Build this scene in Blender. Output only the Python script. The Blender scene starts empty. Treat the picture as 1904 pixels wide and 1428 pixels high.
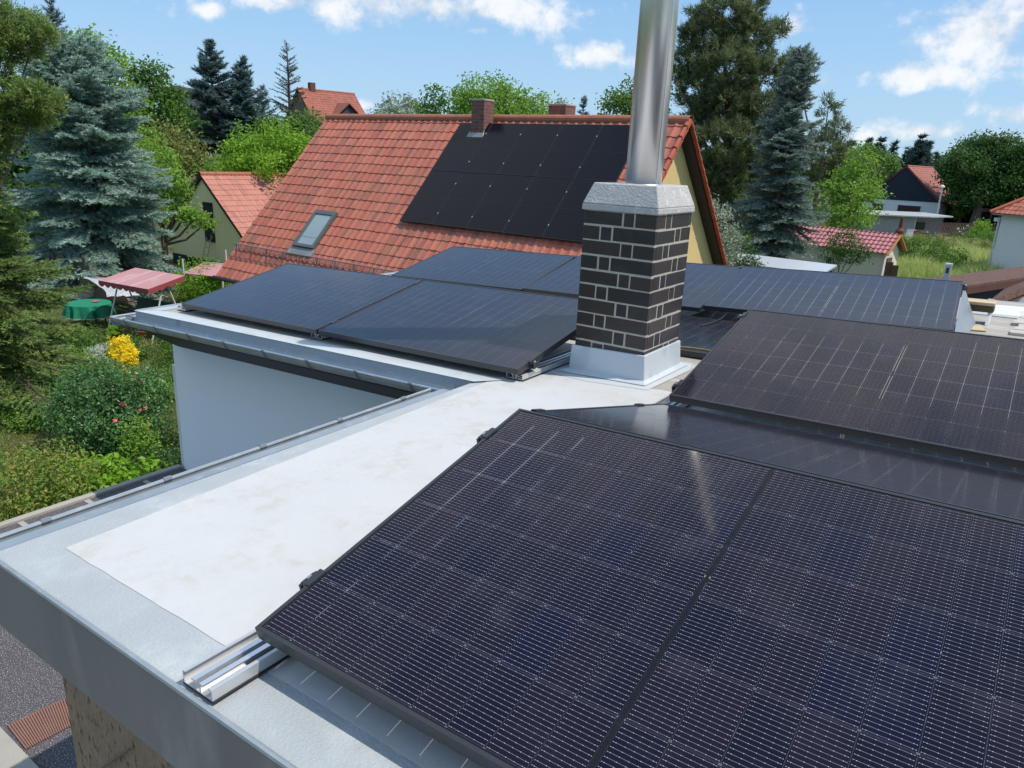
import bpy, math, random
import numpy as np
from mathutils import Vector, Matrix
R_ = math.radians
S = bpy.context.scene
COL = S.collection
# ------------------------------------------------------------------ camera
F_PX, W_PX, H_PX = 1365.0, 1904.0, 1428.0
CR = np.array([0.8136381621992117, 0.5799322415160771, 0.04088442568054044])
CU = np.array([-0.20488047367388537, 0.22021083553799004, 0.9536934410065033])
CF = np.array([-0.5440743814224795, 0.7843377991412875, -0.29798873186405506])
GZ = 4.6                                   # height of the roof datum above the garden
CAM = np.array([1.33709, -0.892204, 1.104982 + GZ])
cam = bpy.data.cameras.new('camera'); cam.sensor_width = 36.0; cam.lens = F_PX / W_PX * 36.0
cam.clip_start = 0.05; cam.clip_end = 5000
camo = bpy.data.objects.new('camera', cam); COL.objects.link(camo)
camo.matrix_world = Matrix(((CR[0], CU[0], -CF[0], CAM[0]), (CR[1], CU[1], -CF[1], CAM[1]), (CR[2], CU[2], -CF[2], CAM[2]), (0, 0, 0, 1)))
S.camera = camo
def ray(x, y): return CR * ((x - W_PX / 2) / F_PX) - CU * ((y - H_PX / 2) / F_PX) + CF
def at(x, y, d): return CAM + ray(x, y) * d              # a point of the site by bearing and distance
def onz(x, y, z=0.0):
    d = ray(x, y); return CAM + d * ((z - CAM[2]) / d[2])
RW = Matrix(((0.9991799636930387, -4.9056688112315764e-05, -0.04048947700105884), (-4.9056688112315764e-05, 0.9999970653023188, -0.0024221850035300863), (0.04048947700105884, 0.0024221850035300863, 0.9991770289953575)))
RF = Matrix.Translation((0, 0, GZ)) @ RW.to_4x4()          # the roof's own frame (it falls 2.3 degrees to the gutter)
# ------------------------------------------------------------------ sky, sun, exposure
SUN_EL, SUN_AZ = R_(58.5), R_(18.3)                        # azimuth from +X towards +Y
SUN_S, SKY_S = 3.4, 0.125
sdir = Vector((math.cos(SUN_EL) * math.cos(SUN_AZ), math.cos(SUN_EL) * math.sin(SUN_AZ), math.sin(SUN_EL)))
sl = bpy.data.lights.new('sun', 'SUN'); sl.energy = SUN_S; sl.angle = R_(0.53); sl.color = (1.0, 0.93, 0.83)
so = bpy.data.objects.new('sun', sl); COL.objects.link(so); so.rotation_euler = sdir.to_track_quat('Z', 'Y').to_euler(); so.location = (0, 0, 60)
S.view_settings.view_transform = 'Standard'; S.view_settings.look = 'None'
S.view_settings.exposure = 0.27; S.view_settings.gamma = 1.0; S.view_settings.use_curve_mapping = False
S.cycles.max_bounces = 8; S.cycles.transparent_max_bounces = 12; S.cycles.use_denoising = True
S.cycles.use_adaptive_sampling = True; S.cycles.adaptive_threshold = 0.02; S.cycles.caustics_reflective = False; S.cycles.caustics_refractive = False

class NT:                                                  # small node-tree writer
    def __init__(s, nt): s.t = nt; s.n = nt.nodes; s.l = nt.links
    def new(s, typ, **k):
        n = s.n.new(typ)
        for a, b in k.items(): setattr(n, a, b)
        return n
    def put(s, sock, v):
        if isinstance(v, bpy.types.NodeSocket): s.l.new(v, sock)
        elif isinstance(v, (tuple, list)) and len(v) == 3 and sock.type == 'RGBA': sock.default_value = (*v, 1)
        else: sock.default_value = v
    def m(s, op, a, b=None, c=None, clamp=False):
        n = s.new('ShaderNodeMath', operation=op, use_clamp=clamp); s.put(n.inputs[0], a)
        if b is not None: s.put(n.inputs[1], b)
        if c is not None: s.put(n.inputs[2], c)
        return n.outputs[0]
    def vm(s, op, a, b=None, scale=None):
        n = s.new('ShaderNodeVectorMath', operation=op); s.put(n.inputs[0], a)
        if b is not None: s.put(n.inputs[1], b)
        if scale is not None: s.put(n.inputs['Scale'], scale)
        return n.outputs['Value'] if op in ('DOT_PRODUCT', 'LENGTH') else n.outputs[0]
    def sm(s, v, lo, hi, a=0.0, b=1.0):
        n = s.new('ShaderNodeMapRange', interpolation_type='SMOOTHSTEP'); s.put(n.inputs[0], v)
        for i, q in enumerate((lo, hi, a, b)): s.put(n.inputs[i + 1], q)
        return n.outputs[0]
    def mix(s, f, a, b, blend='MIX'):
        n = s.new('ShaderNodeMix', data_type='RGBA', blend_type=blend); s.put(n.inputs[0], f); s.put(n.inputs[6], a); s.put(n.inputs[7], b)
        return n.outputs[2]
    def noise(s, vec, scale, detail=4, rough=.55, out=0, dist=0):
        n = s.new('ShaderNodeTexNoise'); s.put(n.inputs['Vector'], vec); n.inputs['Scale'].default_value = scale
        n.inputs['Detail'].default_value = detail; n.inputs['Roughness'].default_value = rough; n.inputs['Distortion'].default_value = dist
        return n.outputs[out]
    def obj(s): return s.new('ShaderNodeTexCoord').outputs['Object']
    def uv(s): return s.new('ShaderNodeTexCoord').outputs['UV']
    def sep(s, v): n = s.new('ShaderNodeSeparateXYZ'); s.put(n.inputs[0], v); return n.outputs
    def com(s, x, y, z): n = s.new('ShaderNodeCombineXYZ'); [s.put(n.inputs[i], q) for i, q in enumerate((x, y, z))]; return n.outputs[0]
    def bump(s, h, dist=.01, strength=.5):
        n = s.new('ShaderNodeBump'); n.inputs['Strength'].default_value = strength; n.inputs['Distance'].default_value = dist; s.put(n.inputs['Height'], h); return n.outputs[0]

world = bpy.data.worlds.new('World'); S.world = world; world.use_nodes = True
w = NT(world.node_tree); w.n.clear()
sky = w.new('ShaderNodeTexSky', sky_type='NISHITA', sun_disc=False, sun_elevation=SUN_EL, sun_rotation=R_(90) - SUN_AZ, altitude=200, air_density=1.0, dust_density=0.6, ozone_density=1.6)
wd = w.new('ShaderNodeTexCoord').outputs['Generated']
CLOUDS = [(770, 8, 430, 55), (560, 5, 180, 34), (1120, 104, 92, 30), (1480, 50, 52, 40), (1840, 55, 150, 95), (1725, 138, 115, 30), (1890, 215, 75, 30),
          (1720, 246, 130, 24), (1600, 255, 60, 24), (1890, 262, 120, 26), (392, 20, 34, 17), (672, 198, 24, 15), (895, 56, 45, 14), (1530, 150, 26, 24), (1840, -150, 420, 130), (600, -260, 500, 120)]
wn1 = w.noise(w.vm('MULTIPLY', wd, (1, 1, 1.7)), 9.0, 8, .58)
wn2 = w.noise(wd, 26.0, 6, .6)
nz = w.m('ADD', w.m('MULTIPLY', w.m('SUBTRACT', wn1, .5), 2.3), w.m('ADD', w.m('MULTIPLY', w.m('SUBTRACT', wn2, .5), 1.3), w.m('MULTIPLY', w.m('SUBTRACT', w.noise(wd, 75.0, 4, .6), .5), .7)))
cm = None; low = None
for (x, y, wx, wy) in CLOUDS:
    d = ray(x, y); d /= np.linalg.norm(d); r = np.cross(d, (0, 0, 1)); r /= np.linalg.norm(r); u = np.cross(r, d)
    dd = w.m('MAXIMUM', w.vm('DOT_PRODUCT', wd, tuple(d)), .01)
    a = w.m('DIVIDE', w.vm('DOT_PRODUCT', wd, tuple(r * F_PX / wx)), dd)
    b = w.m('DIVIDE', w.vm('DOT_PRODUCT', wd, tuple(u * F_PX / wy)), dd)
    e = w.m('SUBTRACT', 1.0, w.m('SQRT', w.m('ADD', w.m('MULTIPLY', a, a), w.m('MULTIPLY', b, b))))
    e = w.m('MAXIMUM', e, -1.2)
    cm = e if cm is None else w.m('MAXIMUM', cm, e)
wz = w.sep(wd)
pl = w.vm('DIVIDE', wd, w.com(*[w.m('ADD', w.m('MAXIMUM', wz[2], 0), .18)] * 3))
hi = w.m('MULTIPLY', w.sm(wz[2], .42, .6), w.sm(wz[2], .8, .92, 1.0, .25))                                 # scattered clouds overhead, seen mirrored in the modules
over = w.m('MULTIPLY', w.sm(w.noise(pl, 1.5, 7, .55), .37, .56), hi)
cov = w.sm(w.m('ADD', cm, nz), .20, 1.0)
cov = w.m('MAXIMUM', cov, over)
shade = w.sm(w.m('ADD', wn2, w.m('MULTIPLY', w.m('SUBTRACT', wn1, .5), 1.4)), .25, .7)
ccol = w.mix(shade, (4.5, 4.95, 5.6), (6.5, 6.6, 6.75))
hz = w.sm(wz[2], .0, .30, 1.0, 0.0)
skc = w.mix(w.m('MULTIPLY', hz, .45), w.mix(.66, sky.outputs[0], (1.55, 3.4, 6.1)), (3.6, 5.1, 6.05))
bg = w.new('ShaderNodeBackground'); w.put(bg.inputs[0], w.mix(w.m('MULTIPLY', cov, .93), skc, ccol)); bg.inputs[1].default_value = SKY_S
w.l.new(bg.outputs[0], w.new('ShaderNodeOutputWorld').inputs[0])

# ------------------------------------------------------------------ materials
def base_mat(name):
    m = bpy.data.materials.new(name); m.use_nodes = True; q = NT(m.node_tree); q.n.clear()
    o = q.new('ShaderNodeOutputMaterial'); p = q.new('ShaderNodeBsdfPrincipled'); q.l.new(p.outputs[0], o.inputs[0])
    return m, q, p, o
def mul(c, k): return tuple(min(1, x * k) for x in c)
def M(name, c, rough=.65, metal=0.0, var=.18, scale=6.0, c2=None, f2=(.55, .75), s2=3.0, bump=0.0, bscale=60.0, spec=.4, stretch=(1, 1, 1), bdist=.004):
    m, q, p, o = base_mat(name)
    v = q.vm('MULTIPLY', q.obj(), stretch)
    col = q.mix(q.noise(v, scale, 5), mul(c, 1 - var), mul(c, 1 + var))
    if c2: col = q.mix(q.sm(q.noise(v, s2, 7, .62), *f2), col, c2)
    q.put(p.inputs['Base Color'], col); p.inputs['Roughness'].default_value = rough; p.inputs['Metallic'].default_value = metal
    p.inputs['Specular IOR Level'].default_value = spec
    if bump: q.put(p.inputs['Normal'], q.bump(q.noise(v, bscale, 4, .6), bdist, bump))
    return m
def leaf_mat(name, cols, trans=.3, rough=.5, g=1.6):
    cols = [mul(c, g) for c in cols]
    m, q, p, o = base_mat(name)
    a = q.new('ShaderNodeAttribute', attribute_name='rnd').outputs['Fac']
    r = q.new('ShaderNodeValToRGB'); r.color_ramp.elements[0].color = (*cols[0], 1); r.color_ramp.elements[1].color = (*cols[-1], 1)
    for i, c in enumerate(cols[1:-1]): e = r.color_ramp.elements.new((i + 1) / (len(cols) - 1)); e.color = (*c, 1)
    q.put(r.inputs[0], a); p.inputs['Roughness'].default_value = rough; p.inputs['Specular IOR Level'].default_value = .3
    q.put(p.inputs['Base Color'], r.outputs[0])
    t = q.new('ShaderNodeBsdfTranslucent'); q.put(t.inputs[0], q.mix(.5, r.outputs[0], mul(cols[-1], 1.3)))
    x = q.new('ShaderNodeMixShader'); x.inputs[0].default_value = trans; q.l.new(p.outputs[0], x.inputs[1]); q.l.new(t.outputs[0], x.inputs[2]); q.l.new(x.outputs[0], o.inputs[0])
    return m
MT = {}
def lazy(k, f):
    if k not in MT: MT[k] = f()
    return MT[k]
bark = M('bark', (.11, .08, .06), .9, var=.4, scale=9, bump=.8, bscale=25, stretch=(1, 1, .3), bdist=.02)
white_metal = M('white_metal', (.75, .76, .77), .45)
galv = M('galvanised_sheet', (.40, .44, .46), .42, .55, .2, 5, c2=(.55, .58, .60), f2=(.5, .8), s2=14, bump=.15, bscale=9)
galv_dark = M('weathered_zinc', (.275, .25, .23), .65, .0, .25, 3, c2=(.37, .345, .32), f2=(.5, .75), s2=5, bump=.2, bscale=4, stretch=(1, 1, .35))
zinc_blue = M('zinc_upstand', (.36, .42, .47), .5, .3, .16, 5, c2=(.24, .28, .33), f2=(.55, .75), s2=5, stretch=(1, 1, .25))
alu = M('aluminium', (.78, .79, .8), .28, .85, .06, 10)
alu_mill = M('mill_aluminium', (.62, .63, .64), .45, .6, .08, 10)
black_alu = M('black_anodised', (.032, .034, .038), .38, .1, .1, 8, spec=.6)
steel_bolt = M('steel_bolt', (.6, .6, .6), .3, .9)
dark_brown = M('dark_brown_board', (.030, .024, .024), .6, var=.25, scale=4, stretch=(.2, 4, 4))
concrete = M('concrete', (.36, .335, .29), .9, var=.2, scale=8, c2=(.2, .19, .17), f2=(.55, .8), s2=4, bump=.5, bscale=60)
black_paint = M('black_paint', (.02, .021, .023), .5)
render_cream = M('cream_render', (.95, .80, .44), .9, var=.06, scale=2, c2=(.82, .68, .38), f2=(.62, .85), s2=1.2, bump=.3, bscale=80)
render_white = M('white_render', (.86, .86, .87), .9, var=.03, scale=1.5, c2=(.74, .74, .73), f2=(.56, .8), s2=2.2, stretch=(1, 1, .25), bump=.4, bscale=160)
render_grey = M('grey_render', (.33, .32, .31), .95, var=.12, scale=2, c2=(.24, .23, .22), f2=(.5, .8), s2=1.0)
glass_dark = M('window_glass', (.02, .022, .025), .06, var=.1, spec=.8)
wood_grey = M('grey_wood', (.24, .21, .18), .85, var=.3, scale=5, stretch=(1, 8, 8))
wood_brown = M('brown_wood', (.13, .075, .045), .8, var=.3, scale=5, stretch=(8, 8, 1))

# ------------------------------------------------------------------ mesh building
class MB:
    def __init__(s, off=(0, 0, 0), xf=None): s.v = []; s.f = []; s.mi = []; s.off = Vector(off); s.xf = xf; s.cur = 0
    def pt(s, p):
        p = Vector(p)
        if s.xf is not None: p = s.xf @ p
        s.v.append(tuple(p - s.off)); return len(s.v) - 1
    def face(s, pts): s.f.append([s.pt(p) for p in pts]); s.mi.append(s.cur)
    def idx(s, ids): s.f.append(list(ids)); s.mi.append(s.cur)
    def hexa(s, p):                                        # 4 bottom (ccw), 4 top
        i = [s.pt(q) for q in p]
        for a in ((3, 2, 1, 0), (4, 5, 6, 7), (0, 1, 5, 4), (1, 2, 6, 5), (2, 3, 7, 6), (3, 0, 4, 7)): s.idx([i[k] for k in a])
    def box(s, x0, x1, y0, y1, z0, z1): s.hexa([(x0, y0, z0), (x1, y0, z0), (x1, y1, z0), (x0, y1, z0), (x0, y0, z1), (x1, y0, z1), (x1, y1, z1), (x0, y1, z1)])
    def beam(s, a, b, wd, ht, up=(0, 0, 1)):
        a, b = Vector(a), Vector(b); d = (b - a).normalized(); r = d.cross(Vector(up)).normalized() * wd / 2; u = r.cross(d).normalized() * ht / 2
        s.hexa([a - r - u, a + r - u, b + r - u, b - r - u, a - r + u, a + r + u, b + r + u, b - r + u])
    def prism(s, prof, a, b, ex, ey):                       # closed 2-D profile swept from a to b
        a, b, ex, ey = Vector(a), Vector(b), Vector(ex), Vector(ey); n = len(prof)
        A = [s.pt(a + ex * x + ey * y) for x, y in prof]; B = [s.pt(b + ex * x + ey * y) for x, y in prof]
        for i in range(n): j = (i + 1) % n; s.idx((A[i], A[j], B[j], B[i]))
        s.idx(A[::-1]); s.idx(B)
    def tube(s, path, r, n=8, cap=True):
        path = [Vector(p) for p in path]; rs = r if isinstance(r, (list, tuple)) else [r] * len(path); rings = []
        for i, p in enumerate(path):
            d = (path[min(i + 1, len(path) - 1)] - path[max(i - 1, 0)]).normalized()
            x = d.cross(Vector((0, 0, 1)) if abs(d.z) < .9 else Vector((1, 0, 0))).normalized(); y = d.cross(x)
            rings.append([s.pt(p + (x * math.cos(t) + y * math.sin(t)) * rs[i]) for t in [2 * math.pi * k / n for k in range(n)]])
        for a, b in zip(rings, rings[1:]):
            for k in range(n): s.idx((a[k], a[(k + 1) % n], b[(k + 1) % n], b[k]))
        if cap: s.idx(rings[0][::-1]); s.idx(rings[-1])
    def lathe(s, prof, c=(0, 0, 0), n=20, wob=None):
        c = Vector(c); rings = []
        for r, z in prof: rings.append([s.pt(c + Vector((r * (wob(t, z) if wob else 1) * math.cos(t), r * (wob(t, z) if wob else 1) * math.sin(t), z))) for t in [2 * math.pi * k / n for k in range(n)]])
        for a, b in zip(rings, rings[1:]):
            for k in range(n): s.idx((a[k], a[(k + 1) % n], b[(k + 1) % n], b[k]))
        s.idx(rings[0][::-1]); s.idx(rings[-1])
    def blob(s, c, r, seed=0, amp=.15, n=10, zmin=-9):
        rnd = random.Random(seed); ph = [rnd.uniform(0, 6) for _ in range(6)]; c = Vector(c); rings = []
        for i in range(n + 1):
            th = math.pi * i / n; row = []
            for k in range(2 * n):
                t = math.pi * k / n; q = 1 + amp * (math.sin(2 * t + ph[0] + 3 * th) + .6 * math.sin(5 * t + ph[1]) * math.sin(4 * th + ph[2]))
                row.append(s.pt(c + Vector((r[0] * q * math.sin(th) * math.cos(t), r[1] * q * math.sin(th) * math.sin(t), max(zmin, r[2] * q * math.cos(th))))))
            rings.append(row)
        for a, b in zip(rings, rings[1:]):
            for k in range(2 * n): s.idx((b[k], b[(k + 1) % (2 * n)], a[(k + 1) % (2 * n)], a[k]))
    def build(s, name, mat, parent=None, smooth=False, bevel=0):
        me = bpy.data.meshes.new(name); me.from_pydata(s.v, [], s.f)
        for k in (mat if isinstance(mat, (list, tuple)) else [mat]): me.materials.append(k)
        me.polygons.foreach_set('material_index', s.mi)
        if smooth: me.polygons.foreach_set('use_smooth', [True] * len(s.f))
        me.update(); o = bpy.data.objects.new(name, me); COL.objects.link(o)
        if parent: o.parent = parent
        if bevel:
            b = o.modifiers.new('bevel', 'BEVEL'); b.width = bevel; b.segments = 2; b.limit_method = 'ANGLE'
        return o
def np_mesh(name, verts, k, mat, rnd=None, parent=None, faces=None, uv=None, smooth=False):
    me = bpy.data.meshes.new(name); verts = np.ascontiguousarray(verts, np.float32).reshape(-1, 3)
    if faces is None: faces = np.arange(len(verts), dtype=np.int32).reshape(-1, k)
    nf = len(faces); me.vertices.add(len(verts)); me.vertices.foreach_set('co', verts.ravel())
    me.loops.add(nf * k); me.loops.foreach_set('vertex_index', np.ascontiguousarray(faces, np.int32).ravel())
    me.polygons.add(nf); me.polygons.foreach_set('loop_start', np.arange(nf, dtype=np.int32) * k)
    me.polygons.foreach_set('use_smooth', np.full(nf, bool(smooth)))
    me.update(calc_edges=True)
    if rnd is not None: me.attributes.new('rnd', 'FLOAT', 'FACE').data.foreach_set('value', np.ascontiguousarray(rnd, np.float32))
    if uv is not None: me.uv_layers.new(name='UVMap').data.foreach_set('uv', np.ascontiguousarray(uv[faces.ravel()], np.float32).ravel())
    me.materials.append(mat); o = bpy.data.objects.new(name, me); COL.objects.link(o)
    if parent: o.parent = parent
    return o
def tag(o, label=None, cat=None, group=None, kind=None):
    if label: o['label'] = label
    if cat: o['category'] = cat
    if group: o['group'] = group
    if kind: o['kind'] = kind
    return o
def thing(name, label, cat, loc=(0, 0, 0), rz=0.0, group=None, mw=None):
    o = bpy.data.objects.new(name, None); COL.objects.link(o); o.empty_display_size = .2
    if mw is not None: o.matrix_world = mw
    else: o.location = loc; o.rotation_euler = (0, 0, rz)
    return tag(o, label, cat, group)
def kids(o): return [c for c in COL.objects if c.parent == o]
def copy_tree(o, parent=None, kid=None):
    if kid is None: kid = {}
    c = o.copy(); COL.objects.link(c)
    if parent: c.parent = parent
    for ch in list(o.children): copy_tree(ch, c)
    return c
# ------------------------------------------------------------------ our flat roofed house
LU, LV = 1.749, 1.134
def RFM(x, y, z, az=0.0, tilt=0.0): return RF @ Matrix.Translation((x, y, z)) @ Matrix.Rotation(R_(az), 4, 'Z') @ Matrix.Rotation(R_(tilt), 4, 'X')
def coat_mat():
    m, q, p, o = base_mat('white_roof_coating'); v = q.obj()
    c = q.mix(q.noise(v, 3.5, 5), (.51, .515, .51), (.575, .575, .56))
    st = q.m('MULTIPLY', q.sm(q.noise(v, 2.3, 8, .66), .44, .62), q.sm(q.noise(v, 14, 6, .65), .38, .66))
    c = q.mix(q.m('MULTIPLY', st, .45), c, (.42, .38, .31))
    rg = q.m('MULTIPLY', q.sm(q.m('ABSOLUTE', q.m('SUBTRACT', q.noise(v, 1.9, 5, .5), .535)), 0, .013, .07, 0), q.sm(q.noise(v, .9, 2), .42, .6)); c = q.mix(rg, c, (.36, .32, .26))
    sp = q.sm(q.noise(v, 75, 3, .6), .715, .74); sp = q.m('MULTIPLY', sp, q.sm(q.noise(v, 1.4, 3), .48, .62))
    c = q.mix(sp, c, (.16, .15, .14)); q.put(p.inputs['Base Color'], c); p.inputs['Roughness'].default_value = .62
    q.put(p.inputs['Normal'], q.bump(q.m('ADD', q.noise(v, 26, 5, .6), q.m('MULTIPLY', q.noise(v, 3, 2), 2.0)), .004, .5)); return m
def bitumen_mat(name, a, b, fleck, thr=.70, fs=95):
    m, q, p, o = base_mat(name); v = q.obj()
    c = q.mix(q.noise(v, 2.5, 6, .6), a, b); c = q.mix(q.sm(q.noise(v, fs, 2, .5), thr, thr + .03), c, fleck)
    q.put(p.inputs['Base Color'], c); p.inputs['Roughness'].default_value = .85; q.put(p.inputs['Normal'], q.bump(q.noise(v, 220, 3, .6), .003, .6)); return m
coating = coat_mat()
band = M('grey_roof_band', (.395, .425, .435), .55, .0, .10, 7, c2=(.48, .515, .52), f2=(.5, .7), s2=4, bump=.9, bscale=130, bdist=.0035)
old_bit = M('weathered_roof_felt', (.36, .335, .30), .9, var=.18, scale=3, c2=(.50, .48, .45), f2=(.48, .7), s2=2.2, bump=.5, bscale=90, stretch=(.5, 2.5, 1))
plaster = M('brown_scraped_render', (.40, .275, .18), .95, var=.25, scale=20, c2=(.12, .065, .04), f2=(.53, .66), s2=48, bump=1.0, bscale=60, stretch=(1, 1, .38), bdist=.02)
HR = (0.5, 1.5, 0)
house = thing('flat_roofed_house', 'flat roofed house in the foreground carrying the module rows, with a dark clinker chimney', 'house', HR)
def RB(): return MB(HR, RF)
def WB(): return MB(HR)
NX1, FY1 = 5.5, 7.6
b = RB(); z1, z0 = -.114, -.30
for poly in ([(-1.15, -.147), (NX1, -.147), (NX1, 2.36), (-1.15, 2.36)],):
    b.hexa([(x, y, z0) for x, y in poly] + [(x, y, z1) for x, y in poly])
b.build('roof', band, house)
b = RB(); b.hexa([(x, y, -.30) for x, y in ((-4.80, 2.36), (NX1, 2.36), (NX1, FY1), (-4.80, FY1))] + [(x, y, -.1145) for x, y in ((-4.80, 2.36), (NX1, 2.36), (NX1, FY1), (-4.80, FY1))])
b.build('roof', old_bit, house)
rnd = random.Random(3)
def wob(a, c, n, k=.0018): return [(a[0] + (c[0] - a[0]) * i / n + rnd.uniform(-k, k), a[1] + (c[1] - a[1]) * i / n + rnd.uniform(-k, k)) for i in range(n)]
pl = wob((-1.0, .004), (NX1 - .02, .004), 80) + wob((NX1 - .02, .004), (NX1 - .02, 2.78), 6) + wob((NX1 - .02, 2.80), (-.1, 2.80), 40, .012) + wob((-.1, 2.80), (-.93, 2.74), 8, .012) + wob((-.93, 2.74), (-1.10, 2.45), 6, .006) + wob((-1.10, 2.45), (-1.0, .004), 60)
b = RB(); b.face([(x, y, -.1122) for x, y in pl])
n = len(pl)
for i in range(n): (x0, y0), (x2, y2) = pl[i], pl[(i + 1) % n]; b.face([(x0, y0, -.1138), (x2, y2, -.1138), (x2, y2, -.1122), (x0, y0, -.1122)])
b.build('roof_coating', coating, house)
# grey coat collar around the chimney foot and patches behind it
b = RB()
for poly in ([(-.93, 2.73), (-.62, 2.70), (-.27, 2.745), (-.25, 3.30), (-.30, 3.46), (-.93, 3.44)],): b.face([(x, y, -.1105) for x, y in poly])
b.build('chimney_apron', M('pale_grey_coat', (.52, .55, .56), .5, var=.12, scale=8, bump=.6, bscale=50), house)
# edge trim of the rear wing: raised zinc upstand and pale top strip
b = RB()
b.hexa([(-4.80, 2.285, -.225), (-1.16, 2.285, -.225), (-1.16, 2.30, -.225), (-4.80, 2.30, -.225), (-4.80, 2.285, -.104), (-1.16, 2.285, -.104), (-1.16, 2.30, -.104), (-4.80, 2.30, -.104)])
b.build('edge_upstand', zinc_blue, house)
b = RB(); b.hexa([(-4.82, 2.28, -.1036), (-1.14, 2.28, -.1036), (-1.02, 2.44, -.1095), (-4.6, 2.44, -.1095), (-4.82, 2.28, -.1016), (-1.14, 2.28, -.1016), (-1.02, 2.44, -.1075), (-4.6, 2.44, -.1075)])
b.build('edge_strip', M('pale_metal_strip', (.60, .64, .65), .5, .25, .12, 6, c2=(.45, .47, .48), f2=(.55, .75), s2=7, bump=.3, bscale=20), house)
b = RB(); b.hexa([(-4.82, 2.30, -.1125), (-4.66, 2.36, -.1125), (-4.66, FY1, -.1125), (-4.82, FY1, -.1125), (-4.82, 2.30, -.108), (-4.66, 2.36, -.108), (-4.66, FY1, -.108), (-4.82, FY1, -.108)]); b.build('edge_strip', MT.setdefault('strip', band), house)
b = RB(); b.box(-4.835, -4.81, 2.30, FY1, -.28, -.10); b.build('edge_upstand', zinc_blue, house)
# near fascia with rolled top bead
b = RB(); b.box(-1.16, NX1, -.165, -.147, -.362, -.116); b.build('fascia', galv_dark, house)
b = RB(); b.tube([(-1.165, -.160, -.108), (NX1, -.160, -.108)], .0085, 8); b.build('fascia_bead', galv, house)
b = RB(); b.box(-1.16, -1.13, -.147, 2.28, -.33, -.116); b.build('fascia', galv_dark, house)
b = RB(); b.box(-1.13, NX1, -.147, -.085, -.355, -.34); b.box(-1.13, -.94, -.085, 2.3, -.33, -.315); b.build('soffit', dark_brown, house)
# gutters: half round troughs
def gutter(a, c, ex, r=.062, brackets=0, matb=galv, br_drop=.0):
    prof = [(r - r * math.cos(math.pi * i / 10), -r * math.sin(math.pi * i / 10)) for i in range(11)]
    prof += [(r - (r - .003) * math.cos(math.pi * i / 10), -(r - .003) * math.sin(math.pi * i / 10)) for i in range(10, -1, -1)]
    b = RB(); b.prism(prof, a, c, ex, (0, 0, 1)); b.tube([a, c], .009, 8); g = b.build('gutter', matb, house, smooth=False)
    for i in range(brackets):
        q = Vector(a).lerp(Vector(c), (i + .5) / brackets); ev = Vector(ex); b = RB()
        t = (Vector(c) - Vector(a)).normalized() * .013
        pts = [q + ev * (r - (r + .003) * math.cos(math.pi * k / 10)) + Vector((0, 0, -(r + .003) * math.sin(math.pi * k / 10))) for k in range(11)]
        for u, v in zip(pts, pts[1:]): b.face([u - t, u + t, v + t, v - t])
        b.tube([q - t * 1.2 + Vector((0, 0, .002)), q + t * 1.2 + Vector((0, 0, .002))], .0115, 8)
        b.build('bracket', MT.setdefault('gbr', M('bracket_grey', (.22, .24, .26), .5, .4)), g)
gutter((-1.272, -.16, -.122), (-1.272, 2.06, -.122), (1, 0, 0), .066, 5)
gutter((-4.965, 2.150, -.158), (-1.275, 2.150, -.150), (0, 1, 0), .068, 8, galv)
gutter((-4.975, 2.150, -.158), (-4.975, FY1, -.150), (1, 0, 0), .068, 5)
b = RB(); b.box(-1.215, -1.150, -.155, 2.10, -.128, -.116); b.build('edge_strip', galv, house)
# rear wing: dark sloping boards and white wall under the gutter
def q4(b, *p): b.face(p)
b = RB()
b.hexa([(-4.79, 2.303, -.27), (-1.0, 2.303, -.27), (-1.0, 2.64, -.475), (-4.84, 2.64, -.485), (-4.79, 2.303, -.20), (-1.0, 2.303, -.20), (-1.0, 2.72, -.20), (-4.79, 2.72, -.20)])
b.hexa([(-4.812, 2.305, -.27), (-4.791, 2.305, -.27), (-4.791, FY1, -.27), (-4.812, FY1, -.27), (-4.812, 2.305, -.20), (-4.791, 2.305, -.20), (-4.791, FY1, -.20), (-4.812, FY1, -.20)])
b.hexa([(-4.79, 2.73, -.27), (-4.70, 2.73, -.27), (-4.70, FY1, -.27), (-4.79, FY1, -.27), (-4.79, 2.73, -.21), (-4.70, 2.73, -.21), (-4.70, FY1, -.21), (-4.79, FY1, -.21)])
b.build('soffit', dark_brown, house)
b = WB()
b.hexa([(-4.93, 2.66, 0), (NX1 - .3, 2.66, 0), (NX1 - .3, FY1 - .3, 0), (-4.93, FY1 - .3, 0), (-4.93, 2.66, GZ - .62), (NX1 - .3, 2.66, GZ - .20), (NX1 - .3, FY1 - .3, GZ - .20), (-4.93, FY1 - .3, GZ - .62)])
b.build('wall', render_white, house)
b = WB(); b.hexa([(-.935, -.085, 0), (NX1 - .3, -.085, 0), (NX1 - .3, 2.655, 0), (-.935, 2.655, 0), (-.935, -.085, GZ - .33), (NX1 - .3, -.085, GZ - .33), (NX1 - .3, 2.655, GZ - .33), (-.935, 2.655, GZ - .33)])
b.build('wall', plaster, house)
p0 = onz(215, 1404, 0); b = WB()
for (xa, ya, xb, yb, rr) in ((190, 1428, 240, 1393, .004),):
    pa = CAM + ray(xa, ya) * ((-.10 - CAM[1]) / ray(xa, ya)[1]); pb = CAM + ray(xb, yb) * ((-.10 - CAM[1]) / ray(xb, yb)[1]); b.tube([tuple(pa), tuple(pb)], rr, 8)
b.build('conduit', M('grey_conduit', (.2, .17, .15), .6), house)
b = WB(); b.tube([(-4.99, 2.72, .0), (-4.99, 2.72, GZ - .9)], .045, 10); b.build('downpipe', M('white_plastic_pipe', (.72, .70, .62), .5), house)
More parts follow.
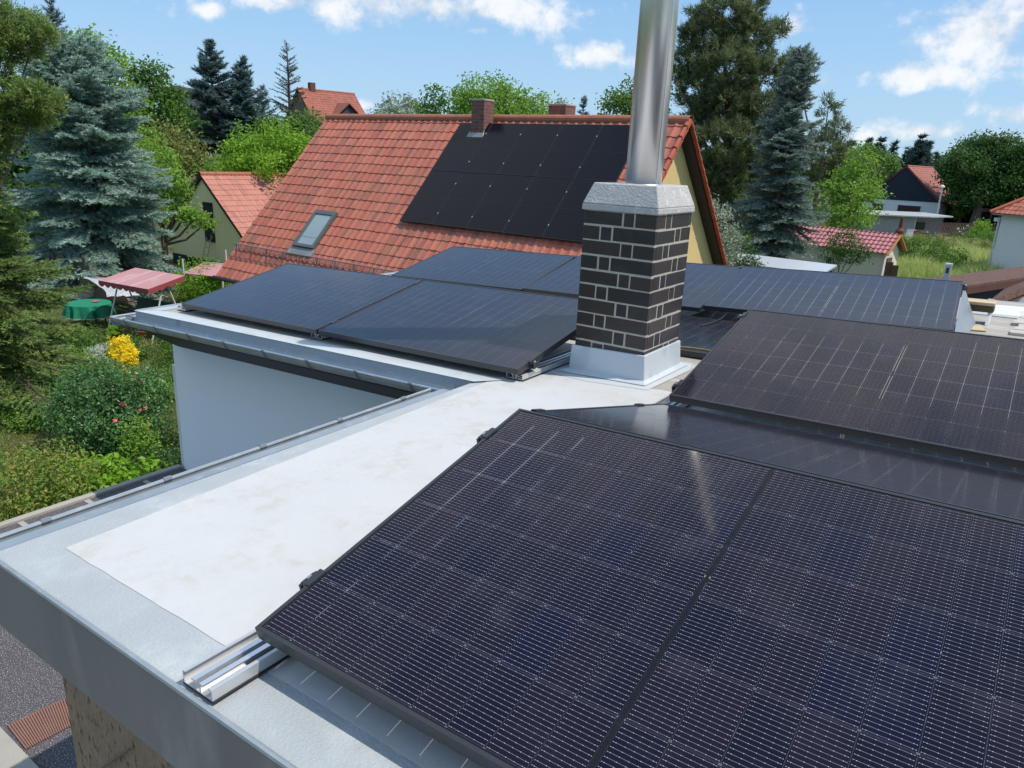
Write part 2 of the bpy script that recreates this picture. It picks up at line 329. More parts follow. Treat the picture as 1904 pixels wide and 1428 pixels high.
# ------------------------------------------------------------------ chimney
CX0, CX1, CY0, CY1 = -.815, -.362, 2.86, 3.345
brick_m, q, p, o = base_mat('dark_clinker'); v = q.obj()
idn = q.new('ShaderNodeAttribute', attribute_name='rnd').outputs['Fac']
c = q.mix(idn, (.020, .019, .022), (.043, .030, .027)); c = q.mix(q.m('MULTIPLY', q.sm(q.noise(v, 9, 6, .6), .5, .75), .5), c, (.055, .052, .055)); q.put(p.inputs['Base Color'], c)
p.inputs['Roughness'].default_value = .26; q.put(p.inputs['Normal'], q.bump(q.m('ADD', q.noise(v, 90, 4), q.m('MULTIPLY', q.noise(v, 11, 3), 1.5)), .004, .4))
mortar = M('pale_mortar', (.47, .42, .35), .95, var=.18, scale=30, c2=(.36, .33, .29), f2=(.55, .75), s2=14, bump=.8, bscale=120)
zb0 = GZ - .02; CH = 0.0845
def brick_shaft(name, x0, x1, y0, y1, z0, nco, ch, lay, mats, parent, off, bh=.0738, bond=.0092, prot=.0012, seed=1):
    r = random.Random(seed); b = MB(off); b.box(x0 + prot, x1 - prot, y0 + prot, y1 - prot, z0, z0 + nco * ch); b.cur = 1; ids = [0] * 6
    for k in range(nco):
        zz = z0 + k * ch + (ch - bh) / 2 + .002
        for face in range(4):
            Lf = (x1 - x0) if face in (0, 2) else (y1 - y0); fr = lay[(k + face) % 2]; tot = sum(fr); pos = 0.0
            for i, f in enumerate(fr):
                s0 = pos + (bond / 2 if i else 0); pos += f / tot * Lf; s1 = pos - (bond / 2 if i < len(fr) - 1 else 0)
                jit = [r.uniform(-.0025, .0025) for _ in range(4)]; dz = r.uniform(-.001, .001); d0 = prot + .03
                za, zc = zz + dz + jit[0], zz + bh + dz + jit[1]; jit[2] = 0 if i == 0 else jit[2]; jit[3] = 0 if i == len(fr) - 1 else jit[3]
                if face == 0: bx = (x0 + s0 + jit[2], x0 + s1 + jit[3], y0 - r.uniform(0, .0012), y0 + d0)
                elif face == 2: bx = (x1 - s1, x1 - s0, y1 - d0, y1)
                elif face == 1: bx = (x1 - d0, x1 + r.uniform(0, .0012), y0 + s0 + jit[2] + (.0005), y0 + s1 + jit[3])
                else: bx = (x0, x0 + d0, y1 - s1 + .0005, y1 - s0)
                if face in (0, 2): bx = (max(bx[0], x0), min(bx[1], x1), bx[2], bx[3])
                else: bx = (bx[0], bx[1], max(bx[2], y0 + d0 + .0004) if i == 0 else bx[2], min(bx[3], y1 - d0 - .0004) if i == len(fr) - 1 else bx[3])
                b.box(*bx, za, zc); ids += [r.random()] * 6
    ob = b.build(name, mats, parent); at_ = ob.data.attributes.new('rnd', 'FLOAT', 'FACE'); at_.data.foreach_set('value', ids); bv = ob.modifiers.new('chipped_edges', 'BEVEL'); bv.width = .0022; bv.segments = 1; bv.limit_method = 'ANGLE'; return ob
chim = brick_shaft('chimney', CX0, CX1, CY0, CY1, zb0, 10, CH, [(11, 7.2, 25.5), (24.5, 7.2, 12.8)], [mortar, brick_m], house, HR)
cast = M('silver_painted_concrete', (.47, .455, .435), .7, .0, .12, 9, c2=(.62, .61, .59), f2=(.52, .68), s2=20, bump=1.0, bscale=70, bdist=.008)
zc = GZ + .845 - .02; b = MB(HR); e = .012
def fr_(b, x0, x1, y0, y1, z0, z1, t): b.hexa([(x0, y0, z0), (x1, y0, z0), (x1, y1, z0), (x0, y1, z0), (x0 + t, y0 + t, z1), (x1 - t, y0 + t, z1), (x1 - t, y1 - t, z1), (x0 + t, y1 - t, z1)])
fr_(b, CX0 - e, CX1 + e, CY0 - e, CY1 + e, zc, zc + .035, .002); fr_(b, CX0 - e + .002, CX1 + e - .002, CY0 - e + .002, CY1 + e - .002, zc + .035, zc + .150, .042)
ob = b.build('cap', cast, chim, bevel=.006)
flash = M('grey_flashing', (.52, .565, .60), .5, var=.07, scale=4, c2=(.44, .49, .53), f2=(.5, .56), s2=2.0, bump=.5, bscale=7, bdist=.012)
b = MB(HR, RF); e = .014
fl0 = [(CX0 - e - .012, CY0 - e - .01), (CX1 + e + .01, CY0 - e - .01), (CX1 + e + .01, CY1 + e), (CX0 - e - .012, CY1 + e)]; fl1 = [(CX0 - e, CY0 - e), (CX1 + e, CY0 - e), (CX1 + e, CY1 + e), (CX0 - e, CY1 + e)]
b.hexa([(x, y, -.11) for x, y in fl0] + [(x, y, .052 + .0 * x) for x, y in fl1])
b.hexa([(CX0 - .08, CY0 - .075, -.107), (CX1 + .05, CY0 - .06, -.107), (CX1 + .06, CY1 + .06, -.107), (CX0 - .07, CY1 + .06, -.107)] + [(x, y, -.09) for x, y in fl0])
b.build('flashing', flash, chim, bevel=.004)
pm, q, p, o = base_mat('stainless_flue'); v = q.obj(); p.inputs['Metallic'].default_value = 1.0; p.inputs['Roughness'].default_value = .37
ss = q.noise(q.vm('MULTIPLY', v, (22, 22, .15)), 1.0, 3); q.put(p.inputs['Base Color'], q.mix(ss, (.74, .745, .75), (.86, .865, .87))); q.put(p.inputs['Normal'], q.bump(ss, .004, .12))
b = MB(HR); pcx, pcy = -.577, 3.10; b.lathe([(.1035, zc + .14), (.1035, GZ + 3.4)], (pcx, pcy, 0), 40); b.lathe([(.108, zc + .14), (.108, zc + .152)], (pcx, pcy, 0), 40)
b.build('flue_pipe', pm, chim, smooth=True)
b = MB(HR); a_ = R_(-20); b.tube([(pcx + .104 * math.cos(a_), pcy + .104 * math.sin(a_), zc + .15), (pcx + .104 * math.cos(a_), pcy + .104 * math.sin(a_), GZ + 3.4)], .0022, 5); b.build('pipe_seam', pm, chim)

# ------------------------------------------------------------------ solar modules
def cell_mat(name, dark, wire, tint, backglow=True, rough=.08, wirew=.029, spec=.27, fine=True, ew=.2):
    m, q, p, o = base_mat(name); x, y, z = q.sep(q.obj()); PU, PV = .0945, .1838
    us = q.m('SUBTRACT', q.m('ABSOLUTE', q.m('SUBTRACT', x, LU / 2)), .0065); vs = q.m('SUBTRACT', y, .0156)
    iu = q.m('DIVIDE', us, PU); iv = q.m('DIVIDE', vs, PV); fu = q.m('FRACT', iu); fv = q.m('FRACT', iv)
    side = q.m('GREATER_THAN', x, LU / 2)
    wn = q.new('ShaderNodeTexWhiteNoise'); q.put(wn.inputs[0], q.com(q.m('ADD', q.m('FLOOR', iu), q.m('MULTIPLY', side, 31.0)), q.m('FLOOR', iv), 0)); rn = wn.outputs[0]
    inside = q.m('MULTIPLY', q.m('MULTIPLY', q.m('GREATER_THAN', us, 0), q.m('LESS_THAN', iu, 9.0)), q.m('MULTIPLY', q.m('GREATER_THAN', vs, 0), q.m('LESS_THAN', iv, 6.0)))
    gu = q.m('LESS_THAN', q.m('MINIMUM', fu, q.m('SUBTRACT', 1.0, fu)), .0008 / PU); gv = q.m('MULTIPLY', q.m('LESS_THAN', q.m('MINIMUM', fv, q.m('SUBTRACT', 1.0, fv)), .0008 / PV), .5)
    lamp = q.m('MULTIPLY', q.m('MAXIMUM', gu, gv), inside)
    mid = q.m('MULTIPLY', q.m('LESS_THAN', us, 0), q.m('GREATER_THAN', us, -.0022)); corner = q.m('LESS_THAN', q.m('ABSOLUTE', q.m('SUBTRACT', q.m('FRACT', q.m('ADD', q.m('DIVIDE', iv, 2.0), .0)), .5)), .065)
    gap = q.m('MAXIMUM', lamp, q.m('MULTIPLY', mid, q.m('SUBTRACT', 1.0, corner)))
    fw = q.m('ABSOLUTE', q.m('SUBTRACT', q.m('FRACT', q.m('MULTIPLY', fv, 16.0)), .5))
    inc = q.m('MULTIPLY', q.m('GREATER_THAN', fu, .035), q.m('LESS_THAN', fu, .965))
    wi = q.m('MULTIPLY', q.m('LESS_THAN', fw, wirew), q.m('MULTIPLY', inc, inside))
    fd = q.m('ABSOLUTE', q.m('SUBTRACT', q.m('FRACT', q.m('MULTIPLY', fu, 5.0)), .5)); ends = q.m('MAXIMUM', q.m('LESS_THAN', fu, .045), q.m('GREATER_THAN', fu, .955))
    dot = q.m('MULTIPLY', q.m('MULTIPLY', q.m('LESS_THAN', fw, .065), q.m('MAXIMUM', q.m('LESS_THAN', fd, .035), q.m('MULTIPLY', ends, inc))), inside)
    if not fine: wi = .085; dot = q.m('MULTIPLY', q.m('MULTIPLY', q.m('MAXIMUM', q.m('LESS_THAN', fu, .06), q.m('GREATER_THAN', fu, .94)), inside), ew)
    v = q.obj(); dust = q.m('MULTIPLY', q.sm(q.noise(q.vm('MULTIPLY', v, (1, 1, 1)), 4.5, 8, .68), .50, .80), .05)
    c = q.mix(rn, dark, tint); c = q.mix(q.m('GREATER_THAN', rn, .89), c, (.006, .0062, .0195)) if backglow else c; vb = q.m('LESS_THAN', q.m('MINIMUM', fv, q.m('SUBTRACT', 1.0, fv)), .0024 / PV); c = q.mix(q.m('MULTIPLY', vb, .8 if backglow else 0.0), c, (.030, .028, .042)); c = q.mix(q.m('MULTIPLY', gu, (.6 if fine else ew * 2) if backglow else .2), c, (.13, .13, .15)); c = q.mix(q.m('MULTIPLY', q.m('MULTIPLY', vb, q.m('LESS_THAN', q.m('MINIMUM', fu, q.m('SUBTRACT', 1.0, fu)), .003 / PU)), .8 if fine and backglow else 0.0), c, (.18, .175, .185)); c = q.mix(inside, (.012, .012, .014), c); c = q.mix((q.m('MULTIPLY', wi, .80) if fine else .06), c, wire); c = q.mix(dot, c, mul(wire, 1.7)); c = q.mix(dust, c, (.42, .41, .40)) if backglow else c
    q.put(p.inputs['Base Color'], c); q.put(p.inputs['Roughness'], q.m('ADD', rough, q.m('MULTIPLY', dust, 1.5))); p.inputs['Specular Tint'].default_value = (1.0, .92, .86, 1); p.inputs['Specular IOR Level'].default_value = spec; p.inputs['IOR'].default_value = 1.45
    if backglow:
        tr = q.new('ShaderNodeBsdfTransparent'); tr.inputs[0].default_value = (.9, .92, .92, 1); gl = q.new('ShaderNodeBsdfGlossy'); gl.inputs['Roughness'].default_value = rough
        fz = q.new('ShaderNodeFresnel'); fz.inputs[0].default_value = 1.45; x1 = q.new('ShaderNodeMixShader'); q.put(x1.inputs[0], q.m('MINIMUM', fz.outputs[0], .9)); q.l.new(tr.outputs[0], x1.inputs[1]); q.l.new(gl.outputs[0], x1.inputs[2])
        x2 = q.new('ShaderNodeMixShader'); q.put(x2.inputs[0], q.m('MULTIPLY', gap, .6 if fine or ew > .05 else .25)); q.l.new(p.outputs[0], x2.inputs[1]); q.l.new(x1.outputs[0], x2.inputs[2]); q.l.new(x2.outputs[0], o.inputs[0])
    return m
cells_a = cell_mat('solar_cells', (.0060, .0055, .0145), (.29, .29, .34), (.0115, .0085, .017))
cells_c = cell_mat('solar_cells_smooth', (.0060, .0055, .0145), (.27, .27, .31), (.0095, .0075, .0155), rough=.11, spec=.45, fine=False, ew=.06)
cells_d = cell_mat('solar_cells_grazed', (.0065, .0060, .0135), (.27, .27, .31), (.0085, .0075, .0145), rough=.12, spec=.5, fine=False, ew=.035)
cells_m = cell_mat('solar_cells_second_row', (.0060, .0055, .0135), (.13, .13, .15), (.0105, .0085, .016))
cells_b = cell_mat('black_solar_cells', (.0035, .0048, .010), (.006, .007, .013), (.004, .0055, .011), False, .22, spec=.22)
FR = [('x', 0), ('x', LV - .011), ('y', 0), ('y', LU - .011)]
def frame_mb():
    b = MB(); t, h0, h1 = .011, -.035, .0015
    b.box(0, LU, 0, t, h0, h1); b.box(0, LU, LV - t, LV, h0, h1); b.box(0, t, t, LV - t, h0, h1); b.box(LU - t, LU, t, LV - t, h0, h1)
    b.box(t, LU - t, t, t + .02, h0, h0 + .002); b.box(t, LU - t, LV - t - .02, LV - t, h0, h0 + .002); return b
def make_panel(label, group, mw, cells, fm):
    r = thing('solar_panel', label, 'solar panel', group=group, mw=mw)
    frame_mb().build('frame', fm, r, bevel=.0012)
    b = MB(); b.box(.0112, LU - .0112, .0112, LV - .0112, -.0035, -.001); b.f = b.f[1:2]; b.mi = b.mi[:1]; b.build('cell_sheet', cells, r); return r
def clamp(r, u, v, rot=0):
    b = MB(); b.box(-.034, -.0015, -.03, .03, -.04, -.030); b.box(-.010, .012, -.03, .03, .0022, .0052); b.box(-.034, -.026, -.03, .03, -.03, -.012); b.box(-.012, -.002, -.03, .03, -.03, .0022); b.box(-.034, -.003, -.022, .022, -.016, -.010)
    c = b.build('clamp', black_alu, r, bevel=.001); c.location = (u, v, 0); c.rotation_euler = (0, 0, rot)
    b = MB(); b.lathe([(.008, -.010), (.008, -.003), (.006, -.0022)], (-.019, 0, 0), 12); k = b.build('bolt', steel_bolt, c); return c
G_ROOF = 'solar modules on the flat roof'
pan = make_panel('large dark solar module nearest the camera with bright cell wires', G_ROOF, RFM(0, 0, 0, 0, 13.42), cells_a, black_alu)
def panel_at(label, mw, sc=1.0):
    c = copy_tree(pan); c.matrix_world = mw @ Matrix.Scale(sc, 4); c['label'] = label; c['group'] = G_ROOF; return c
back = panel_at('module of the front tent tilting away behind the ridge, mirroring the chimney foot', RFM(1.79, 2.235, 0.0, 180, 13.0))
p2 = panel_at('module of the second row right of the chimney, with smeared dust marks', RFM(.0341, 2.3274, .0191, -.13, 13.37))
p2b = panel_at('module continuing the second row at the right border of the photo', RFM(.0341 + LU + .02, 2.3234, .0191, -.13, 13.37))
flat = panel_at('module lying flat on the roof in the shade behind the chimney foot', RFM(-1.80, 3.60, -.070, 0, .4))
p3 = panel_at('module at the right end of the farthest row, with a grey side plate', RFM(-.757, 4.7806, .0271, 3.40, 10.44))
A_ = RFM(-4.4486, 2.4978, -.0320, -1.134, 11.95)
pa = panel_at('module at the far left corner above the gutter, with a blue sky gleam', A_)
pb = panel_at('module left of the chimney crossed by the flue shadow', A_ @ Matrix.Translation((LU + .02, 0, 0)))
pc = panel_at('module in the rear left row just under the tiled roof', RFM(-4.189, 4.734, -.0096, 1.05, 12.0), .945)
pd = panel_at('module partly hidden behind the dark clinker chimney in the rear row', RFM(-2.516, 4.764, .004, .45, 11.4), .99)
for ks_, cm_ in (((p3, flat), cells_c), ((back, pa, pb, pc, pd), cells_d), ((p2, p2b), cells_m)):
    me_ = None
    for c_ in [c for k_ in ks_ for c in k_.children if c.name.startswith('cell_sheet')]:
        if me_ is None: me_ = c_.data.copy(); me_.materials[0] = cm_
        c_.data = me_
clamp(pan, 0, .19); clamp(pan, 0, .955); clamp(back, LU, LV - .03, math.pi); clamp(back, LU, .26, math.pi)
clamp(p2, 0, .13); clamp(p2, 0, 1.04); clamp(pb, LU, .14, math.pi)
clamp(pa, LU + .01, .16); clamp(pa, LU + .01, 1.05); clamp(pc, LU + .01, .02); clamp(pc, LU + .01, 1.1); clamp(p3, LU, 1.06, math.pi); clamp(p3, -.01, 1.1)
b = MB(); b.hexa([(LU + .05, .05, -.13), (LU + .054, .05, -.13), (LU + .134, LV, -.34), (LU + .13, LV, -.34), (LU + .006, .05, -.04), (LU + .010, .05, -.04), (LU + .010, LV, -.037), (LU + .006, LV, -.037)]); b.build('side_plate', M('galvanised_plate', (.36, .39, .42), .4, .5, .1, 6), p3)
# rails
def rail(label, x, y0, y1, wide=True):
    r = thing('mounting_rail', label, 'mounting rail', mw=RFM(x, y0, -.1035), group='aluminium rails under the modules'); L = y1 - y0
    def bar(b, x0, x1, z0, z1): b.box(x0, x1, 0, L, z0, z1)
    hw = .057 if wide else .045
    b = MB(); bar(b, -hw, hw, 0, .003); bar(b, -hw, -hw + .003, .003, .034); bar(b, -hw + .003, -hw + .010, .030, .034); bar(b, hw - .003, hw, .003, .030); bar(b, hw - .012, hw - .003, .027, .030); b.build('base_channel', alu_mill, r, bevel=.0006)
    b = MB(); bar(b, -.012, -.008, .003, .024); bar(b, .008, .012, .003, .024); bar(b, -.024, -.008, .024, .028); bar(b, .008, .024, .024, .028); b.build('rail_profile', alu, r, bevel=.0006)
    b = MB(); bar(b, -hw - .004, hw + .004, -.0045, -.0005); b.build('rubber_mat', black_paint, r); return r
rail('wide aluminium rail running out from under the nearest module to the roof edge', -.030, -.142, 5.6)
rail('aluminium rail ending by the chimney foot beneath the right end of the left rows', -.985, 2.47, 5.75)
rail('aluminium rail showing between the two front modules of the left wing', -2.745, 2.50, 5.8)
rail('aluminium rail at the outer left corner above the gutter', -4.52, 2.535, 5.8)
for u_, v_, w_ in ((-.985, 2.56, 0), ):
    r = thing('rail_bracket', 'small silver bracket on the rail end left of the chimney', 'bracket', mw=RFM(u_ + .012, v_ + .06, -.073)); b = MB(); b.box(-.035, .035, -.03, .03, 0, .004); b.box(-.035, -.031, -.03, .03, .004, .035); b.box(.020, .024, -.03, .03, .004, .035); b.box(-.035, .024, -.03, .03, .035, .039); b.build('plate', alu_mill, r, bevel=.001)
    b = MB(); b.beam((.03, .0, .004), (.05, .0, -.01), .05, .004); b.build('lug', alu_mill, r)
# cable behind the second row
b = MB(); pts = [RF @ Vector((-.50 + .09 * i, 3.66 + .03 * math.sin(i * .9), -.064)) for i in range(7)]; b.tube(pts, .004, 6); tag(b.build('cable', M('yellow_cable', (.45, .32, .05), .5)), 'yellow cable lying on the flat module behind the chimney foot', 'cable')
b = MB(); pts = [RF @ Vector((-.62 + .05 * math.sin(i * .5), 4.40 + .10 * i, -.06 + .002 * i * i)) for i in range(8)]; b.tube(pts, .005, 6); tag(b.build('cable', black_alu), 'black cable running under the rear row right of the chimney', 'cable')
# ------------------------------------------------------------------ low roofed annex in the notch
AR = (-3, 1.4, 0); annex = thing('low_roofed_annex', 'low annex with speckled roofing felt between the two wings', 'annex', AR); zl = GZ - 1.92
felt = bitumen_mat('speckled_roofing_felt', (.055, .050, .058), (.09, .083, .09), (.40, .38, .37), .60, 150)
b = MB(AR); b.box(-4.96, -.94, .19, 2.654, zl - .2, zl); b.build('roof', felt, annex)
b = MB(AR)
for yy in (.75, 1.23, 1.75, 2.27): b.box(-4.95, -3.0, yy - .022, yy + .022, zl + .0005, zl + .006)
b.build('roof_seam', concrete, annex)
b = MB(AR); b.box(-5.03, -4.962, .046, 2.655, zl - .24, zl + .025); b.build('coping', concrete, annex, bevel=.006)
b = MB(AR); b.box(-4.96, -.94, .045, .188, zl - .24, zl + .025); b.build('coping', concrete, annex, bevel=.006)
b = MB(AR); b.box(-4.95, -.94, .10, 2.652, 0, zl - .245); b.build('wall', plaster, annex)
# ------------------------------------------------------------------ tiled roofs
def tile_mat(name, c1, c2, c3, tw, th, dirt=(.10, .07, .05), lich=.25):
    m, q, p, o = base_mat(name); u = q.uv(); x, y, z = q.sep(u)
    wn = q.new('ShaderNodeTexWhiteNoise'); q.put(wn.inputs[0], q.com(q.m('FLOOR', q.m('DIVIDE', x, tw)), q.m('FLOOR', q.m('DIVIDE', y, th)), 3)); r = wn.outputs[0]
    c = q.mix(r, c1, c2); c = q.mix(q.sm(r, .86, .9), c, c3)
    st = q.sm(q.noise(q.vm('MULTIPLY', u, (3.2, .45, 1)), 1.0, 7, .68), .47, .70)
    c = q.mix(q.m('MULTIPLY', st, .80), c, dirt)
    li = q.m('MULTIPLY', q.sm(q.noise(u, 30, 5, .7), .56, .66), q.sm(q.noise(u, .7, 4), .40, .62)); c = q.mix(q.m('MULTIPLY', li, lich * 2), c, (.30, .28, .20))
    q.put(p.inputs['Base Color'], c); p.inputs['Roughness'].default_value = .55; p.inputs['Specular IOR Level'].default_value = .4
    q.put(p.inputs['Normal'], q.bump(q.noise(u, 60, 4, .6), .006, .5)); return m
def tile_sheet(name, U0, U1, V0, V1, tw, th, mat, parent, mx, amp=.026, step=.019, ns=8, off=(0, 0, 0), seed=1):
    rs = np.random.RandomState(seed); nc = int(round((U1 - U0) / tw)); nr = int(math.ceil((V1 - V0) / th - 1e-6)); us = U0 + np.arange(nc * ns + 1) * (U1 - U0) / (nc * ns)
    fx = (np.arange(nc * ns + 1) / ns + .5) % 1.0 - .5; h = amp * np.exp(-(fx / .20) ** 2)
    V, F, UV = [], [], []; base = 0; n = len(us)
    for k in range(nr):
        v0 = V0 + k * th; v1 = min(v0 + th + .012, V1); tj = np.repeat(rs.uniform(-.004, .004, nc + 1), ns)[:n]; tv = np.repeat(rs.uniform(-.007, .007, nc + 1), ns)[:n]
        for (vv, hh) in ((v0 + .003 + tv, h + step - .032), (v0 + tv, h + step + tj), (np.full(n, v1), h + tj * .3)):
            V.append(np.stack([us, vv, hh], 1)); UV.append(np.stack([us, np.full(n, v0 + .02) + (0 if vv is not None and np.ndim(vv) and vv[0] < v1 - .01 else th * .9)], 1))
        a = np.arange(n - 1)
        for s in (0, 1): F.append(np.stack([base + s * n + a, base + s * n + a + 1, base + (s + 1) * n + a + 1, base + (s + 1) * n + a], 1))
        base += 3 * n
    V = np.concatenate(V); M4 = np.array(mx); P = V @ M4[:3, :3].T + M4[:3, 3] - np.array(off)
    return np_mesh(name, P, 4, mat, parent=parent, faces=np.concatenate(F), uv=np.concatenate(UV))
def slope_mx(o, du, dv):
    du, dv = Vector(du).normalized(), Vector(dv).normalized(); n = du.cross(dv); return Matrix(((du.x, dv.x, n.x, o[0]), (du.y, dv.y, n.y, o[1]), (du.z, dv.z, n.z, o[2]), (0, 0, 0, 1)))
def ridge_tiles(a, c, r, L, mat, parent, seed=2):
    b = MB(); a, c = Vector(a), Vector(c); d = c - a; n = max(2, int(round(d.length / L))); ax = d.normalized(); sx = ax.cross(Vector((0, 0, 1))).normalized(); up = sx.cross(ax)
    for i in range(n):
        p, e = a + d * (i / n), a + d * ((i + 1.06) / n)
        for (k0, k1) in [(k, k + 1) for k in range(-1, 9)]:
            A = [(math.cos(math.pi * k / 8), math.sin(math.pi * k / 8)) for k in (k0, k1)]
            b.face([p + sx * x * r * 1.08 + up * y * r * 1.08 for x, y in A] + [e + sx * x * r + up * y * r for x, y in A[::-1]])
    return b.build('ridge_tiles', mat, parent)
orange = tile_mat('orange_clay_tiles', (.43, .118, .072), (.51, .168, .105), (.36, .125, .08), .25, .333, (.17, .085, .06), .30)
orange2 = tile_mat('faded_red_tiles', (.44, .17, .125), (.50, .21, .155), (.38, .15, .11), .2, .33, (.25, .13, .10), .12)
pinkt = tile_mat('pink_metal_tiles', (.38, .135, .15), (.42, .155, .17), (.36, .135, .145), .2, .35, (.30, .11, .12), .03)
redt = tile_mat('red_roof_tiles', (.30, .085, .055), (.36, .11, .07), (.26, .08, .06), .3, .34, (.16, .06, .05), .05)
ridgem = M('ridge_tile_clay', (.36, .125, .07), .75, var=.25, scale=3, c2=(.20, .13, .09), f2=(.5, .75), s2=5, bump=.4, bscale=50)
# ------------------------------------------------------------------ neighbour's house
HY = R_(-1.5538); HO = (-12.592, 13.720, 0); HP = R_(47.094); HZ = GZ - .777
nh = thing('tile_roofed_house', 'steep orange tiled neighbouring house with a yellow gable and black modules on its roof', 'house', HO, HY)
cs, sn = math.cos(HP), math.sin(HP)
def sl(u, v, n=0.0): return (u, v * cs - n * sn, HZ + v * sn + n * cs)
VR, VE, UL, UR = 3.86, -2.70, -6.02, 6.70
front = slope_mx(sl(0, 0), (1, 0, 0), (0, cs, sn))
tile_sheet('roof', UL, UR, VE, VR - .06, .25, .333, orange, nh, front)
ry, rzz = VR * cs, HZ + VR * sn
bk = slope_mx((0, 2 * ry, HZ), (-1, 0, 0), (0, -cs, sn)); tile_sheet('roof', -UR, -UL, VE, VR - .06, .25, .333, orange, nh, bk, ns=6, seed=5)
ridge_tiles((UL - .02, ry, rzz - .04), (UR + .02, ry, rzz - .04), .125, .37, ridgem, nh)
b = MB()                                                    # gable walls and body
GU0, GU1 = UL + .22, UR - .30
for (u0, u1) in ((GU0, GU1),):
    e_y = VE * cs + .35; ez = HZ + (VE + .35 / cs) * sn - .12; top = rzz - .16
    A = [(u0, e_y, 0), (u0, 2 * ry - e_y, 0), (u0, 2 * ry - e_y, ez), (u0, ry, top), (u0, e_y, ez)]; B = [(u1, y, z) for _, y, z in A]
    b.face(A[::-1]); b.face(B); b.face([A[0], B[0], B[4], A[4]]); b.face([A[2], B[2], B[1], A[1]])
b.build('wall', M('yellow_render', (.68, .50, .22), .9, var=.07, scale=2, c2=(.55, .40, .18), f2=(.5, .8), s2=2.5, bump=.5, bscale=60), nh)
b = MB()                                                    # boarded undersides and verge boards
for s in (1, -1):
    def sp(u, v, n): x, y, z = sl(u, v, n); return (x, y if s > 0 else 2 * ry - y, z)
    p = [sp(UL + .03, VE + .05, -.10), sp(UR - .03, VE + .05, -.10), sp(UR - .03, VR - .10, -.10), sp(UL + .03, VR - .10, -.10)]; t = [sp(UL + .03, VE + .05, -.03), sp(UR - .03, VE + .05, -.03), sp(UR - .03, VR - .03, -.03), sp(UL + .03, VR - .03, -.03)]
    b.hexa(p + t if s > 0 else [p[1], p[0], p[3], p[2], t[1], t[0], t[3], t[2]])
b.build('roof_boarding', dark_brown, nh)
b = MB()
for s in (1, -1):
    k = 0
    while VE + k * .333 < VR - .1:
        v = VE + k * .333; y0, z0 = sl(0, v, .035)[1:]; y1, z1 = sl(0, min(v + .35, VR), .012)[1:]
        if s < 0: y0, y1 = 2 * ry - y0, 2 * ry - y1
        b.tube([(UR + .005, y0, z0 - .02), (UR + .005, y1, z1 - .02)], [.062, .048], 8)
        b.beam((UR + .03, y0, z0 - .07), (UR + .03, y1, z1 - .07), .03, .10, (1, 0, 0))
        k += 1
b.build('verge_tiles', M('verge_tile_clay', (.38, .09, .05), .7, var=.25, scale=4), nh)
b = MB(); b.tube([(UL, VE * cs - .10, HZ + VE * sn - .03), (UR, VE * cs - .10, HZ + VE * sn - .03)], .06, 8); b.build('gutter', dark_brown, nh)
# skylight
b = MB(); su0, su1, sv0, sv1 = -3.50, -2.58, -1.26, .06
def slab(b, u0, u1, v0, v1, n0, n1): b.hexa([sl(u0, v0, n0), sl(u1, v0, n0), sl(u1, v1, n0), sl(u0, v1, n0), sl(u0, v0, n1), sl(u1, v0, n1), sl(u1, v1, n1), sl(u0, v1, n1)])
for (u0, u1, v0, v1) in ((su0, su0 + .10, sv0, sv1), (su1 - .10, su1, sv0, sv1), (su0 + .10, su1 - .10, sv0, sv0 + .10), (su0 + .10, su1 - .10, sv1 - .14, sv1)): slab(b, u0, u1, v0, v1, .0, .115)
skl = b.build('skylight', M('skylight_frame', (.12, .13, .13), .45, .3), nh, bevel=.008)
gm, q, p, o = base_mat('skylight_glass'); p.inputs['Base Color'].default_value = (.22, .31, .34, 1); p.inputs['Roughness'].default_value = .05; p.inputs['Specular IOR Level'].default_value = .9  # pale blue base: the sky's reflection is put into the pane colour
b = MB(); slab(b, su0 + .10, su1 - .10, sv0 + .10, sv1 - .14, .05, .085); b.build('pane', gm, skl)
b = MB(); slab(b, su0 + .10, su1 - .10, sv0 + .36, sv0 + .385, .0855, .092); b.build('blind_bar', M('blind_grey', (.3, .33, .34), .6), skl)
b = MB(); slab(b, su0 - .1, su1 + .1, sv0 - .26, sv0 - .005, .045, .058); b.build('lead_apron', M('lead_apron', (.20, .22, .22), .6, .1, c2=(.3, .3, .27), f2=(.5, .7)), skl)
# snow guard
b = MB(); vg = -1.62
b.tube([sl(UL + .1, vg, .24), sl(UR - .1, vg, .24)], .018, 6); b.tube([sl(UL + .1, vg - .05, .05), sl(UR - .1, vg - .05, .05)], .010, 5)
u = UL + .12
while u < 1.3:
    for du in (.18, -.18): b.tube([sl(u + (0 if du > 0 else .18), vg - .05, .05), sl(u + (0 if du > 0 else .18) + du, vg, .23)], .0055, 3, False)
    u += .09
for i in range(17): uu = UL + .3 + i * .75; b.beam(sl(uu, vg - .3, .04), sl(uu, vg, .25), .03, .012, (1, 0, 0))
b.build('snow_guard', M('rusty_galvanised', (.28, .24, .25), .6, .4, .3, 8), nh)
